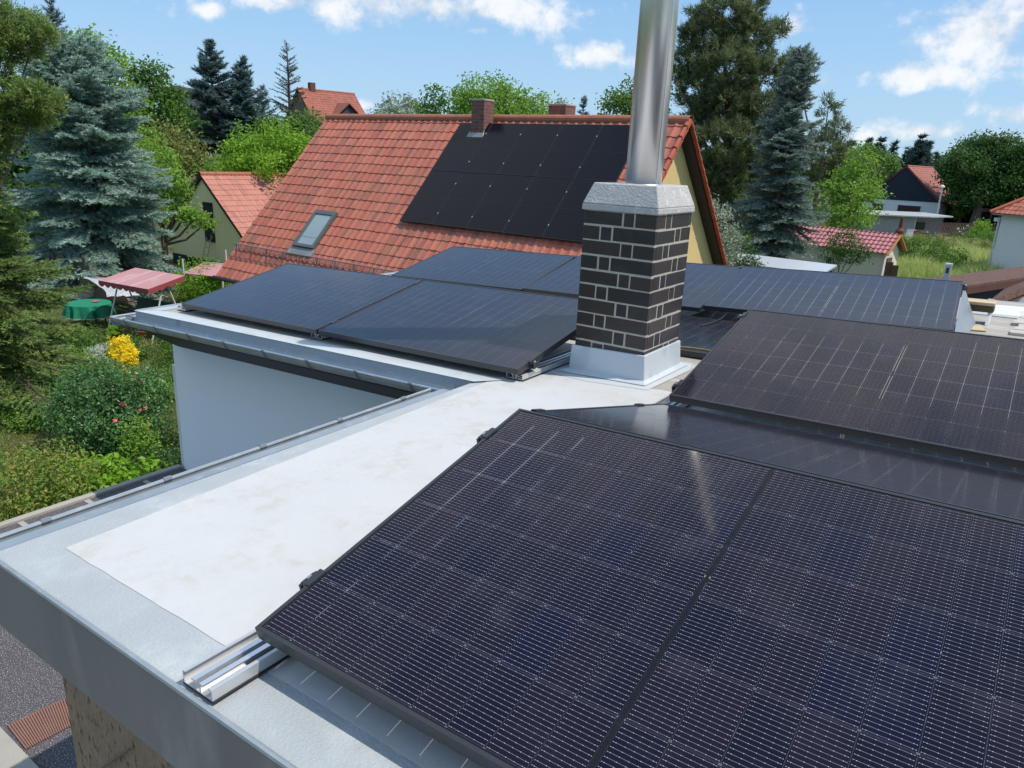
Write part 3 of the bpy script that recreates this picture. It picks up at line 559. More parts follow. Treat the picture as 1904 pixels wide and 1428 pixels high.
# chimneys of the neighbour
redbrick, q, p, o = base_mat('old_red_brick'); idn = q.new('ShaderNodeAttribute', attribute_name='rnd').outputs['Fac']; c = q.mix(idn, (.14, .055, .045), (.24, .095, .07)); c = q.mix(q.sm(q.noise(q.obj(), 5, 6, .65), .5, .72), c, (.10, .075, .065)); q.put(p.inputs['Base Color'], c); p.inputs['Roughness'].default_value = .85
oldmort = M('old_mortar', (.22, .17, .15), .95, var=.25, scale=20)
for (u0, u1, y0, y1, zt, zb) in ((.58, 1.02, ry - .55, ry - .13, 7.06, 5.7), (2.12, 2.68, ry + .9, ry + 1.4, 7.08, 5.0)):
    nco = int((zt - zb) / .0845); ch = brick_shaft('chimney', u0, u1, y0, y1, zb, nco, .0845, [(24, 11.5, 20), (11.5, 24, 20)], [oldmort, redbrick], nh, (0, 0, 0), seed=int(u0 * 10))
    b = MB(); b.box(u0 - .015, u1 + .015, y0 - .015, y1 + .015, zb + nco * .0845, zb + nco * .0845 + .05); b.build('cap', concrete, ch, bevel=.01)
    if u0 < 1.5:
        b = MB(); v = (y0 / cs) - .0; b.hexa([sl(u0 - .14, v - .30, .05), sl(u1 + .14, v - .30, .05), sl(u1 + .10, v + .10, .05), sl(u0 - .10, v + .10, .05), sl(u0 - .14, v - .30, .07), sl(u1 + .14, v - .30, .07), sl(u1 + .03, v + .10, .16), sl(u0 - .03, v + .10, .16)])
        b.box(u0 - .03, u0 - .004, y0 - .05, y1, HZ + y0 / cs * sn - .1, HZ + y0 / cs * sn + .22); b.box(u1 + .004, u1 + .03, y0 - .05, y1, HZ + y0 / cs * sn - .1, HZ + y0 / cs * sn + .22); b.build('flashing', M('lead_flashing', (.26, .28, .29), .5, .2), ch)
# black modules on the neighbour's roof
hp0 = None; NHM = Matrix.Translation(HO) @ Matrix.Rotation(HY, 4, 'Z')
rows, cols = ('lower', 'upper'), ('first', 'second', 'third', 'fourth', 'fifth')
for r_ in range(2):
    for k in range(5):
        o_ = sl(k * 1.154 + LV, .01 + r_ * (LU + .02), .13); mw = NHM @ slope_mx(o_, (0, cs, sn), (-1, 0, 0))
        lab = 'all-black module on the tiled roof, %s from the left in the %s row' % (cols[k], rows[r_])
        if hp0 is None: hp0 = make_panel(lab, 'black modules on the tiled roof', mw, cells_b, black_paint); pr = hp0
        else: pr = copy_tree(hp0); pr.matrix_world = mw; pr['label'] = lab
for r_ in range(2):
    for k in range(1, 5):
        for vv in (.36, 1.36):
            b = MB(); slab(b, k * 1.154 - .018, k * 1.154 - .002, .01 + r_ * 1.769 + vv - .018, .01 + r_ * 1.769 + vv + .018, .128, .139)
            c = tag(b.build('module_clamp', alu_mill), 'small silver clamp holding two black modules on the tiled roof', 'clamp', 'clamps between the black modules'); c.matrix_world = NHM
    for k in range(1, 5):
        b = MB(); slab(b, k * 1.154 - .0145, k * 1.154 - .0055, .02 + r_ * 1.769, r_ * 1.769 + 1.74, .06, .112); c = tag(b.build('seam_rail', alu_mill), 'silver rail showing in a joint between black modules', 'rail', 'rails between the black modules'); c.matrix_world = NHM
# ------------------------------------------------------------------ yellow outbuilding behind the house, with ladder
def gable_house(name, label, cat, loc, rz, wd, dp, eave, ridge, wall, roofm, oh=.25, ohe=.3, tw=.25, th=.34, ns=5, plinth=None, amp=.025, gable_m=None, tile_u=True):
    """ridge along local +Y, gable facing local -Y"""
    r = thing(name, label, cat, loc, rz); h = wd / 2; rise = ridge - eave; Ls = math.hypot(h, rise); c_, s_ = h / Ls, rise / Ls
    b = MB(); A = [(-h, 0, 0), (h, 0, 0), (h, 0, eave), (0, 0, ridge - .06), (-h, 0, eave)]; B = [(x, dp, z) for x, y, z in A]
    b.face(A); b.face(B[::-1]); b.face([A[1], B[1], B[2], A[2]]); b.face([A[4], B[4], B[0], A[0]]); wl = b.build('wall', wall, r)
    if gable_m:
        b = MB(); b.prism([(-h - .02, eave - .05), (h + .02, eave - .05), (h + .02, eave + .04), (0, ridge - .03), (-h - .02, eave + .04)], (0, -.05, 0), (0, -.002, 0), (1, 0, 0), (0, 0, 1)); b.build('gable_cladding', gable_m, r)
    for sd in (1, -1):
        mx = slope_mx((sd * (h + ohe * c_), -oh if sd > 0 else dp + oh, eave - ohe * s_), (0, sd, 0), (-sd * c_, 0, s_))
        tile_sheet('roof', 0, dp + 2 * oh, 0, Ls + ohe, tw, th, roofm, r, mx, ns=ns, amp=amp)
        b = MB(); P = lambda x, y, n: (sd * (h + ohe * c_ - x * c_) - sd * 0 - n * s_ * sd * 1.0, y, eave - ohe * s_ + x * s_ - n * c_)
        y0, y1 = -oh + .02, dp + oh - .02; q_ = [P(.03, y0, .12), P(.03, y1, .12), P(Ls + ohe - .02, y1, .12), P(Ls + ohe - .02, y0, .12)]; t_ = [P(.03, y0, .02), P(.03, y1, .02), P(Ls + ohe, y1, .02), P(Ls + ohe, y0, .02)]
        b.hexa(q_ + t_ if sd < 0 else [q_[1], q_[0], q_[3], q_[2], t_[1], t_[0], t_[3], t_[2]]); b.build('verge_board', MT.get('vb', dark_brown), r)
    ridge_tiles((0, -oh, ridge - .02), (0, dp + oh, ridge - .02), .11, .38, ridgem, r)
    if plinth: b = MB(); b.box(-h - .02, h + .02, -.02, dp, 0, .5); b.build('plinth', plinth, r)
    return r
gL = onz(318, 490)
def ony(x, y, yy): d = ray(x, y); return CAM + d * ((yy - CAM[1]) / d[1])
apx = ony(376, 323, gL[1] + .15)
yb = gable_house('yellow_outbuilding', 'small cream rendered outbuilding with red tiles left of the big roof', 'outbuilding', (apx[0], gL[1] + .15, 0), R_(-1.5), 6.2, 7.0, 1.72, apx[2], render_cream, orange2, oh=.15, plinth=M('dark_plinth', (.03, .035, .05), .8), tw=.2, th=.33, ns=5)
d0 = ony(376, 376, gL[1] + .1); d1 = ony(400, 449, gL[1] + .1)
b = MB(); loc = yb.location; xx = ony(389, 410, gL[1] + .1)[0] - loc.x; b.box(xx - .42, xx + .30, -.06, -.004, d1[2] - .05, d0[2] + .02); b.build('door', M('dark_hatch', (.022, .02, .025), .7, var=.3, scale=5, stretch=(8, 1, 1)), yb)
b = MB(); lx = xx - .02; ly = -.12; b.tube([(lx - .20, ly - .5, .0), (lx - .16, ly, d1[2] + .15)], .02, 6); b.tube([(lx + .20, ly - .5, 0), (lx + .16, ly, d1[2] + .15)], .02, 6)
for i in range(5): t = (i + .6) / 5; b.tube([(lx - .2 + .04 * t, ly - .5 * (1 - t), t * (d1[2] + .15)), (lx + .2 - .04 * t, ly - .5 * (1 - t), t * (d1[2] + .15))], .014, 5)
lad = b.build('ladder', M('pale_ladder_wood', (.42, .36, .26), .8)); lad.location = loc; tag(lad, 'slim wooden ladder leaning below the dark hatch of the cream outbuilding', 'ladder')
# ------------------------------------------------------------------ houses in the distance
def yaw_to_cam(p, add=0): return math.atan2(CAM[1] - p[1], CAM[0] - p[0]) + math.pi / 2 + R_(add)
p = at(558, 206, 80); MT['vb'] = dark_brown
rh = gable_house('red_roofed_house', 'red tiled house with a dark dormer on the skyline behind the big roof', 'house', (p[0], p[1], 0), yaw_to_cam(p, -62), 6.6, 6.6, 8.3, 11.6, M('brown_wall', (.16, .12, .09), .9), redt, tw=.3, th=.36, ns=3)
b = MB(); cz = 9.3; b.prism([(-1.2, 0), (1.2, 0), (1.2, .75), (0, 1.75), (-1.2, .75)], (3.45, 3.9, 8.35), (0.9, 3.9, 8.35), (0, 1, 0), (0, 0, 1)); dm = b.build('dormer', M('slate_cladding', (.05, .055, .075), .8, var=.15, scale=8), rh)
b = MB(); b.hexa([(3.75, 2.45, 9.02), (.5, 2.45, 9.02), (.5, 3.9, 10.25), (3.75, 3.9, 10.25), (3.75, 2.45, 9.12), (.5, 2.45, 9.12), (.5, 3.9, 10.37), (3.75, 3.9, 10.37)]); b.hexa([(3.75, 3.9, 10.25), (.5, 3.9, 10.25), (.5, 5.35, 9.02), (3.75, 5.35, 9.02), (3.75, 3.9, 10.37), (.5, 3.9, 10.37), (.5, 5.35, 9.12), (3.75, 5.35, 9.12)]); b.build('dormer_roof', M('dormer_red', (.26, .09, .06), .8), dm)
for yy in (3.2, 4.3): b = MB(); b.box(3.452, 3.48, yy, yy + .45, 8.45, 9.05); b.build('window', white_metal, dm)
b = MB(); b.box(-.3, .3, 1.2, 1.8, 11, 12.3); b.build('chimney', redbrick, rh)
p = at(348, 205, 90); b = MB((p[0], p[1], 0)); e_ = Vector((CR[0], CR[1], 0)).normalized(); f_ = Vector((CF[0], CF[1], 0)).normalized(); P = Vector((p[0], p[1], 0))
b.hexa([P - e_ * 2.2, P + e_ * 3, P + e_ * 3 + f_ * 5, P - e_ * 2.2 + f_ * 5] + [x + Vector((0, 0, 9.6)) for x in (P - e_ * 2.2, P + e_ * 3, P + e_ * 3 + f_ * 5, P - e_ * 2.2 + f_ * 5)])
bw = tag(b.build('slate_roofed_house', M('ochre_wall', (.40, .33, .2), .9)), 'slate roofed house half hidden between the trees at the upper left', 'house')
b = MB((p[0], p[1], 0)); b.hexa([P - e_ * 2.6 - f_ * .4 + Vector((0, 0, 9.6)), P + e_ * 3.4 - f_ * .4 + Vector((0, 0, 9.6)), P + e_ * 3.4 + f_ * 5.4 + Vector((0, 0, 9.6)), P - e_ * 2.6 + f_ * 5.4 + Vector((0, 0, 9.6)), P - e_ * 2.5 + f_ * 2.3 + Vector((0, 0, 12.2)), P + e_ * 3.4 + f_ * 2.3 + Vector((0, 0, 11.6)), P + e_ * 3.4 + f_ * 2.7 + Vector((0, 0, 11.6)), P - e_ * 2.5 + f_ * 2.7 + Vector((0, 0, 12.2))])
b.build('roof', M('slate_roof', (.045, .045, .055), .7, var=.25, scale=6), bw); bw.location = (p[0], p[1], 0)
for o_ in kids(bw): o_.location = (0, 0, 0)
# white house with the dark gable, right background
p = at(1702, 372, 80); navy = M('navy_cladding', (.018, .024, .045), .75, var=.15, scale=3, stretch=(.3, 1, 8)); MT['vb'] = M('red_verge', (.26, .07, .05), .7)
wh = gable_house('white_house', 'white house with a dark navy gable and red roof in the right background', 'house', (p[0] - 1.3, p[1] - 1.0, 0), yaw_to_cam(p, -13), 7.9, 11, 2.75, 6.3, M('white_wall', (.74, .76, .78), .9), redt, oh=.2, ohe=.5, tw=.3, th=.36, ns=3, gable_m=navy)
for (x0, x1) in ((-2.9, -1.5), (-.25, 2.25)):
    b = MB(); b.box(x0, x1, -.06, .0, 1.0, 2.35); fr = b.build('window', white_metal, wh); b = MB(); b.box(x0 + .12, x1 - .12, -.075, -.061, 1.1, 2.2); b.build('pane', M('brown_pane', (.06, .03, .025), .3), fr)
MT['vb'] = dark_brown
b = MB()
for i in range(2): b.beam((3.3 - i * .7, 2.2, 4.05 + i * .58), (3.3 - i * .7, 5.2, 4.05 + i * .58), .25, .04)
b.build('roof_ladder', M('bleached_slats', (.5, .47, .42), .8), wh)
# grey flat roofed garage in front of it
p = onz(1668, 441); yv = yaw_to_cam(p, 28)
gr = thing('grey_garage', 'grey rendered flat roofed garage row with pale framed doors, right background', 'garage', (p[0] + 1.2, p[1], 0), yv); gr.scale = (1, 1, .68)
b = MB(); b.box(-4.5, .0, 0, 4.5, 0, 2.75); b.box(.003, 3.6, 2.0, 6, 0, 2.75); b.build('wall', render_grey, gr)
b = MB(); b.hexa([(-4.9, -.4, 2.78), (1.1, -.4, 2.78), (4.3, 1.6, 2.78), (-4.9, 6.4, 2.78), (-4.9, -.4, 2.93), (1.1, -.4, 2.93), (4.3, 1.6, 2.93), (-4.9, 6.4, 2.93)]); b.hexa([(4.3, 1.6, 2.78), (4.3, 6.4, 2.78), (-4.9, 6.41, 2.78), (-4.8, 6.405, 2.78), (4.3, 1.6, 2.925), (4.3, 6.4, 2.925), (-4.9, 6.41, 2.925), (-4.8, 6.405, 2.925)]); b.build('roof', M('pale_felt', (.33, .35, .36), .8, var=.2, scale=2), gr)
b = MB(); b.box(.003, .10, .0, 1.99, .0, 2.72); fc = b.build('white_front', M('cream_front', (.55, .50, .42), .9), gr)
for i in range(4): b = MB(); b.box(.101, .13, .15 + i * .46, .48 + i * .46, .9 if i < 1 else .1, 1.9); b.build('opening', M('dark_opening', (.035, .025, .02), .8), fc)
b = MB(); b.box(1.2, 2.05, 1.94, 1.997, 1.0, 1.95); wn_ = b.build('window', dark_brown, gr); b = MB(); b.box(1.27, 1.98, 1.925, 1.939, 1.07, 1.88); b.build('pane', glass_dark, wn_)
for i in range(2): b = MB(); b.box(3.603, 3.66, 2.3 + i * 1.7, 3.6 + i * 1.7, .05, 2.3); dd = b.build('door', M('garage_door_frame', (.60, .57, .52), .8), gr); b = MB(); b.box(3.661, 3.68, 2.45 + i * 1.7, 3.45 + i * 1.7, .05, 2.15); b.build('door_leaf', wood_brown, dd)
# antenna-like vent pole
p = at(1742, 397, 70); b = MB((p[0], p[1], 0)); hh = at(1752, 348, 70)[2]; b.tube([(p[0], p[1], 0), (p[0], p[1], hh)], .06, 8); pole = tag(b.build('lamp_pole', M('pole_grey', (.45, .46, .47), .5)), 'thin grey pole with a white round head beside the white house', 'lamp pole'); pole.location = (p[0], p[1], 0)
b = MB(); b.blob((0, 0, hh + .05), (.22, .22, .14), 3, .03, 6); b.build('lamp_head', white_metal, pole)
# low shed with pink metal tiles
p = at(1643, 470, 33.0); MT['vb'] = M('shed_verge', (.42, .17, .17), .7)
sh = thing('pink_roofed_shed', 'cream garden shed under a pink tiled metal roof at the right', 'shed', (p[0], p[1], 0), R_(-8))
ez = p[2]; cream2 = M('pale_cream_wall', (.70, .65, .50), .9, var=.06, scale=2)
b = MB(); b.hexa([(-4.6, 0, 0), (0, 0, 0), (0, 2.2, 0), (-4.6, 2.2, 0), (-4.6, 0, ez - .05), (0, 0, ez - .05), (0, 2.2, ez - .05), (-4.6, 2.2, ez - .05)]); b.prism([(0, ez - .05), (2.2, ez - .05), (1.1, ez + .62)], (-4.6, 0, 0), (0, 0, 0), (0, 1, 0), (0, 0, 1)); b.build('wall', cream2, sh)
an = math.atan2(.80, 1.35); mx = slope_mx((-4.85, -.25, ez - .02), (1, 0, 0), (0, math.cos(an), math.sin(an))); tile_sheet('roof', 0, 5.1, 0, 1.57, .2, .30, pinkt, sh, mx, amp=.045, step=.035, ns=6)
mx = slope_mx((.25, 2.45, ez - .02), (-1, 0, 0), (0, -math.cos(an), math.sin(an))); tile_sheet('roof', 0, 5.1, 0, 1.57, .2, .30, pinkt, sh, mx, amp=.045, step=.035, ns=4)
b = MB(); b.beam((.22, -.22, ez - .06), (.22, 1.1, ez + .74), .05, .16, (1, 0, 0)); b.beam((.22, 2.42, ez - .06), (.22, 1.1, ez + .74), .05, .16, (1, 0, 0)); b.build('verge_board', M('orange_board', (.45, .22, .07), .7), sh)
b = MB(); b.hexa([(0.003, -.05, 0), (.10, -.05, 0), (.10, 1.0, 0), (0.003, 1.0, 0), (.003, -.05, ez - .1), (.10, -.05, ez - .1), (.10, 1.0, ez - .1), (.003, 1.0, ez - .1)]); b.build('door_frame', M('white_door_frame', (.62, .56, .48), .7), sh)
b = MB(); b.box(.103, .14, .25, .95, 0, ez - .25); b.build('door', wood_brown, sh)
p = at(1646, 505, 31.5); b = MB((p[0], p[1], 0)); b.box(p[0] - .03, p[0] + .25, p[1] - .05, p[1] + .05, 0, 2.0); b.box(p[0] + .26, p[0] + .5, p[1] - .2, p[1] - .1, 0, 1.9); o_ = tag(b.build('wooden_screen', wood_brown), 'brown wooden screen standing at the right end of the pink roofed shed', 'screen'); o_.location = (p[0], p[1], 0)
# metal canopy roof
p = at(1430, 490, 27); cp = thing('metal_canopy', 'low canopy with a pale sheet metal roof behind the right module row', 'canopy', (p[0], p[1], 0), R_(-6)); z_ = p[2]
b = MB(); b.hexa([(-2.2, -.3, z_ - .14), (2.05, -.3, z_ - .14), (1.9, 1.6, z_ + .0), (-2.2, 1.6, z_ + .0), (-2.2, -.3, z_ - .08), (2.05, -.3, z_ - .08), (1.9, 1.6, z_ + .06), (-2.2, 1.6, z_ + .06)]); b.build('roof', M('pale_sheet', (.58, .62, .66), .4, .3, .06, 3), cp)
b = MB(); b.box(-2.2, 2.0, -.28, -.24, z_ - .36, z_ - .145); b.build('fascia', M('brown_fascia', (.15, .10, .09), .8), cp)
for i, (xx, yy) in enumerate(((-2.1, -.2), (1.9, -.2), (-2.1, 1.5), (1.75, 1.5))): b = MB(); b.box(xx - .05, xx + .05, yy - .05, yy + .05, 0, z_ - .15); b.build('post', wood_brown, cp)
# house at the right border
p = at(1863, 400, 40); hr = thing('hipped_roof_house', 'pale rendered house with an orange tiled hip roof cut by the right border', 'house', (p[0], p[1], 0), R_(-26)); z_ = p[2]
b = MB(); b.box(0, 7, 0, 6, 0, z_ - .02); b.build('wall', M('pale_grey_render', (.76, .76, .76), .9, var=.05, scale=1.5), hr)
b = MB(); b.box(-.35, 7.35, -.35, 6.35, z_, z_ + .09); b.build('eaves', M('eaves_grey', (.30, .30, .30), .6), hr)
mx = slope_mx((-.4, -.4, z_ + .1), (1, 0, 0), (0, .80, .60)); ob = tile_sheet('roof', 0, 7.8, 0, 4.2, .25, .33, orange, hr, mx, ns=6)
# cut the sheet to the hip line
bmv = np.empty(len(ob.data.vertices) * 3, np.float32); ob.data.vertices.foreach_get('co', bmv); bmv = bmv.reshape(-1, 3); lim = (bmv[:, 1] + .4); bmv[:, 0] = np.maximum(bmv[:, 0], -.4 + lim * .95); ob.data.vertices.foreach_set('co', bmv.ravel())
b = MB(); b.tube([(-.42, -.42, z_ + .14), (2.8, 3.0, z_ + 2.66)], .10, 8); b.build('hip_tiles', M('hip_orange', (.50, .14, .07), .7, var=.2, scale=5), hr)
b = MB(); b.face([(-.4, -.4, z_ + .1), (2.8, 3.0, z_ + 2.5), (2.8, 3.2, z_ + 2.5), (-.4, 6.4, z_ + .1)]); b.build('roof', ridgem, hr)
b = MB(); b.tube([(-.06, -.06, 0), (-.06, -.06, z_ - .1)], .05, 8); b.build('downpipe', M('pipe_white', (.6, .6, .58), .5), hr)
b = MB(); b.tube([(-.2, -.1, z_ - .35), (-.2, -.1, z_ - .15)], .10, 8); b.build('wall_lamp', white_metal, hr)
# ------------------------------------------------------------------ ground
gm_, q, p, o = base_mat('garden_ground'); v = q.obj()
c = q.mix(q.noise(v, .5, 6, .6), (.050, .085, .022), (.085, .125, .035)); c = q.mix(q.sm(q.noise(v, .9, 7, .65), .46, .62), c, (.17, .16, .065)); c = q.mix(q.sm(q.noise(v, .45, 5, .6), .60, .70), c, (.20, .155, .10)); c = q.mix(q.m('MULTIPLY', q.noise(v, 30, 4, .7), .5), c, (.04, .05, .018))
q.put(p.inputs['Base Color'], c); p.inputs['Roughness'].default_value = .95; q.put(p.inputs['Normal'], q.bump(q.noise(v, 22, 5, .7), .06, .9))
b = MB(); b.face([(-2500, -1500, 0), (2500, -1500, 0), (2500, 3500, 0), (-2500, 3500, 0)]); tag(b.build('ground', gm_), kind='structure')
pav = bitumen_mat('red_paving', (.22, .10, .075), (.30, .15, .11), (.42, .35, .3), .74, 60)
b = MB(); b.box(-6.2, -.96, -6, .04, -.1, .012); tag(b.build('paving', pav), kind='structure')
pth = M('path_concrete', (.36, .32, .27), .95, var=.2, scale=1.5, c2=(.2, .18, .12), f2=(.5, .7), s2=1.2)
b = MB(); P4 = [onz(1728, 446), onz(1800, 462), onz(1812, 452), onz(1745, 437)]; b.hexa([(x[0], x[1], -.1) for x in P4] + [(x[0], x[1], .015) for x in P4]); tag(b.build('path', pth), kind='structure')
b = MB(); P4 = [onz(1770, 463), onz(1825, 485), onz(1838, 478), onz(1792, 460)]; b.hexa([(x[0], x[1], -.1) for x in P4] + [(x[0], x[1], .011) for x in P4]); tag(b.build('path', pth), kind='structure')
# ------------------------------------------------------------------ foliage
def unit(a): return a / np.maximum(np.linalg.norm(a, axis=-1, keepdims=True), 1e-9)
def leaf_quads(pos, nrm, size, rs, asp=.55):
    n = len(pos); t = unit(np.cross(nrm, rs.normal(size=(n, 3)))); s = np.cross(nrm, t); L = (size * rs.uniform(.65, 1.35, n))[:, None]
    f = nrm * L * .18
    return np.stack([pos - t * L * .5, pos + s * L * asp * .5 + f, pos + t * L * .5, pos - s * L * asp * .5 + f], 1).reshape(-1, 3)
def needles(pos, d, L, wdt, rs):
    n = len(pos); s = unit(np.cross(d, rs.normal(size=(n, 3)))) * (wdt * .5); L = (L * rs.uniform(.6, 1.3, n))[:, None]
    return np.stack([pos - s, pos + s, pos + d * L], 1).reshape(-1, 3)
def broad(rs, lobes, cl_m2, per, cr, ls, up=.4, shell=.62, zmin=.03):
    P, N, RN = [], [], []
    for (c, r) in lobes:
        c, r = np.array(c), np.array(r); area = 4 * np.pi * ((r[0] * r[1]) ** 1.6 / 3 + (r[0] * r[2]) ** 1.6 / 3 + (r[1] * r[2]) ** 1.6 / 3) ** (1 / 1.6)
        n = max(6, int(area * cl_m2)); d = unit(rs.normal(size=(n, 3))); f = shell + (1.06 - shell) * rs.uniform(0, 1, n) ** .6
        bump = 1 + .13 * np.sin(d[:, 0] * 5 + c[0]) * np.sin(d[:, 1] * 6 + 1) + .10 * np.sin(d[:, 2] * 9 + c[2])
        cc = c + d * r * (f * bump)[:, None]; m = int(per); cs_ = np.repeat(cc, m, 0); off = rs.normal(size=(n * m, 3)) * cr * np.array([1, 1, .75]); dd = np.repeat(d, m, 0)
        P.append(cs_ + off); N.append(unit(dd * .5 + rs.normal(size=(n * m, 3)) * .55 + np.array([0, 0, up]))); RN.append(np.clip(np.repeat(rs.uniform(0, 1, n), m) * .68 + rs.uniform(0, 1, n * m) * .32, 0, 1))
    P, N, RN = np.concatenate(P), np.concatenate(N), np.concatenate(RN); k = P[:, 2] > zmin
    return leaf_quads(P[k], N[k], ls, rs), RN[k]
def tufts(rs, lobes, cl_m2, per, nl, nw, shell=.5, up=.55, spread=.18):
    P, D, RN = [], [], []
    for (c, r) in lobes:
        c, r = np.array(c), np.array(r); area = 4 * np.pi * (r[0] * r[1] + r[0] * r[2] + r[1] * r[2]) / 3; n = max(6, int(area * cl_m2)); d = unit(rs.normal(size=(n, 3))); f = shell + (1.05 - shell) * rs.uniform(0, 1, n) ** .6
        bump = 1 + .16 * np.sin(d[:, 0] * 6 + c[0]) * np.sin(d[:, 1] * 5) + .12 * np.sin(d[:, 2] * 8 + c[1]); cc = c + d * r * (f * bump)[:, None]
        ax = unit(d * .7 + np.array([0, 0, up]) + rs.normal(size=(n, 3)) * .3); m = per; t = rs.uniform(0, 1, (n, m, 1))
        pos = cc[:, None] + ax[:, None] * t * spread * 2 + rs.normal(size=(n, m, 3)) * spread * .35; dr = unit(ax[:, None] * .8 + rs.normal(size=(n, m, 3)) * .6)
        P.append(pos.reshape(-1, 3)); D.append(dr.reshape(-1, 3)); RN.append(np.clip(np.repeat(rs.uniform(0, 1, n), m) * .5 + .5 * t.reshape(-1), 0, 1))
    P, D, RN = np.concatenate(P), np.concatenate(D), np.concatenate(RN); return needles(P, D, nl, nw, rs), RN
def conifer(rs, H, R, z0, prof, dz, nb, e_lo, e_hi, droop, tw=.42, nl=.15, nw=.032, kpt=3.0, gap=0.0, xmin=None, lv=(.72, 1.1), ev=7):
    P, D, RN = [], [], []; wood = []; z = z0
    while z < H * .985:
        t = (z - z0) / (H - z0); nn = nb if t < .85 else max(4, nb - 2)
        for k in range(nn):
            L = R * prof(t) * rs.uniform(*lv)
            if L < .10: L = .10
            if rs.rand() < gap: continue
            az = rs.uniform(0, 6.283); e = R_(e_lo + (e_hi - e_lo) * t + rs.uniform(-ev, ev)); ns = max(4, int(L / .11)); s = np.linspace(.06, 1, ns); zz = z + rs.uniform(-dz / 2, dz / 2)
            rad = L * s * math.cos(e); hz = L * (s * math.sin(e) - droop * (1 - t) * s ** 2 + droop * .55 * (1 - t) * s ** 3.2); wig = .05 * L * np.sin(s * 5 + rs.uniform(0, 6)); ca, sa = math.cos(az), math.sin(az)
            sp = np.stack([ca * rad - sa * wig, sa * rad + ca * wig, zz + hz], 1); tg = unit(np.gradient(sp, axis=0)); sd = unit(np.cross(tg, np.array([0, 0, 1.0]))); wood.append((sp[[0, ns // 2, ns - 1]], .012 + .012 * L)); br = rs.uniform(0, 1)
            for sg in (1, -1, 0):
                tl = (tw * L * (1.02 - s) ** .75 * .6 + .12) * rs.uniform(.6, 1.15, ns) if sg else np.full(ns, .16); tl = np.minimum(tl, .75)
                td = unit(tg * .72 + sd * sg * .72 + np.array([0, 0, -.16]) + rs.normal(size=(ns, 3)) * .10) if sg else unit(tg + rs.normal(size=(ns, 3)) * .15)
                cnt = np.maximum(2, (tl / .05 * kpt * .5)).astype(int); ii = np.repeat(np.arange(ns), cnt); u = rs.uniform(0, 1, len(ii))
                pos = sp[ii] + td[ii] * (tl[ii] * u)[:, None]; rp = rs.normal(size=(len(ii), 3)); rp[:, 2] = np.abs(rp[:, 2]) * .8 - .2
                P.append(pos); D.append(unit(td[ii] * .75 + rp * .55)); RN.append(np.clip(.25 * br + .30 * u + .25 * rs.uniform(0, 1, len(ii)) + .28 * s[ii], 0, 1))
        z += dz * (1 - .55 * t)
    P, D, RN = np.concatenate(P), np.concatenate(D), np.concatenate(RN)
    if xmin is not None: k = xmin(P); P, D, RN = P[k], D[k], RN[k]
    return needles(P, D, nl, nw, rs), RN, wood
def trunk_mb(H, r0, r1, wood=(), lim=90, bend=.0, limbs=()):
    b = MB(); b.tube([(0, 0, -.1), (bend * .3, 0, H * .33), (bend, 0, H * .66), (bend * .6, 0, H)], [r0 * 1.25, r0 * .85, (r0 + r1) / 2, r1], 8)
    for sp, r in list(wood)[:lim]: b.tube([tuple(x) for x in sp], [r, r * .7, r * .35], 4, False)
    for a, c, r in limbs:
        a, c = np.array(a), np.array(c); mid = (a + c) / 2 + np.array([0, 0, -.12 * np.linalg.norm(c - a)]); b.tube([tuple(a), tuple(mid), tuple(c)], [r, r * .7, r * .3], 6, False)
    return b
BARK2 = M('grey_bark', (.16, .13, .10), .9, var=.3, scale=6, bump=.6, bscale=20)
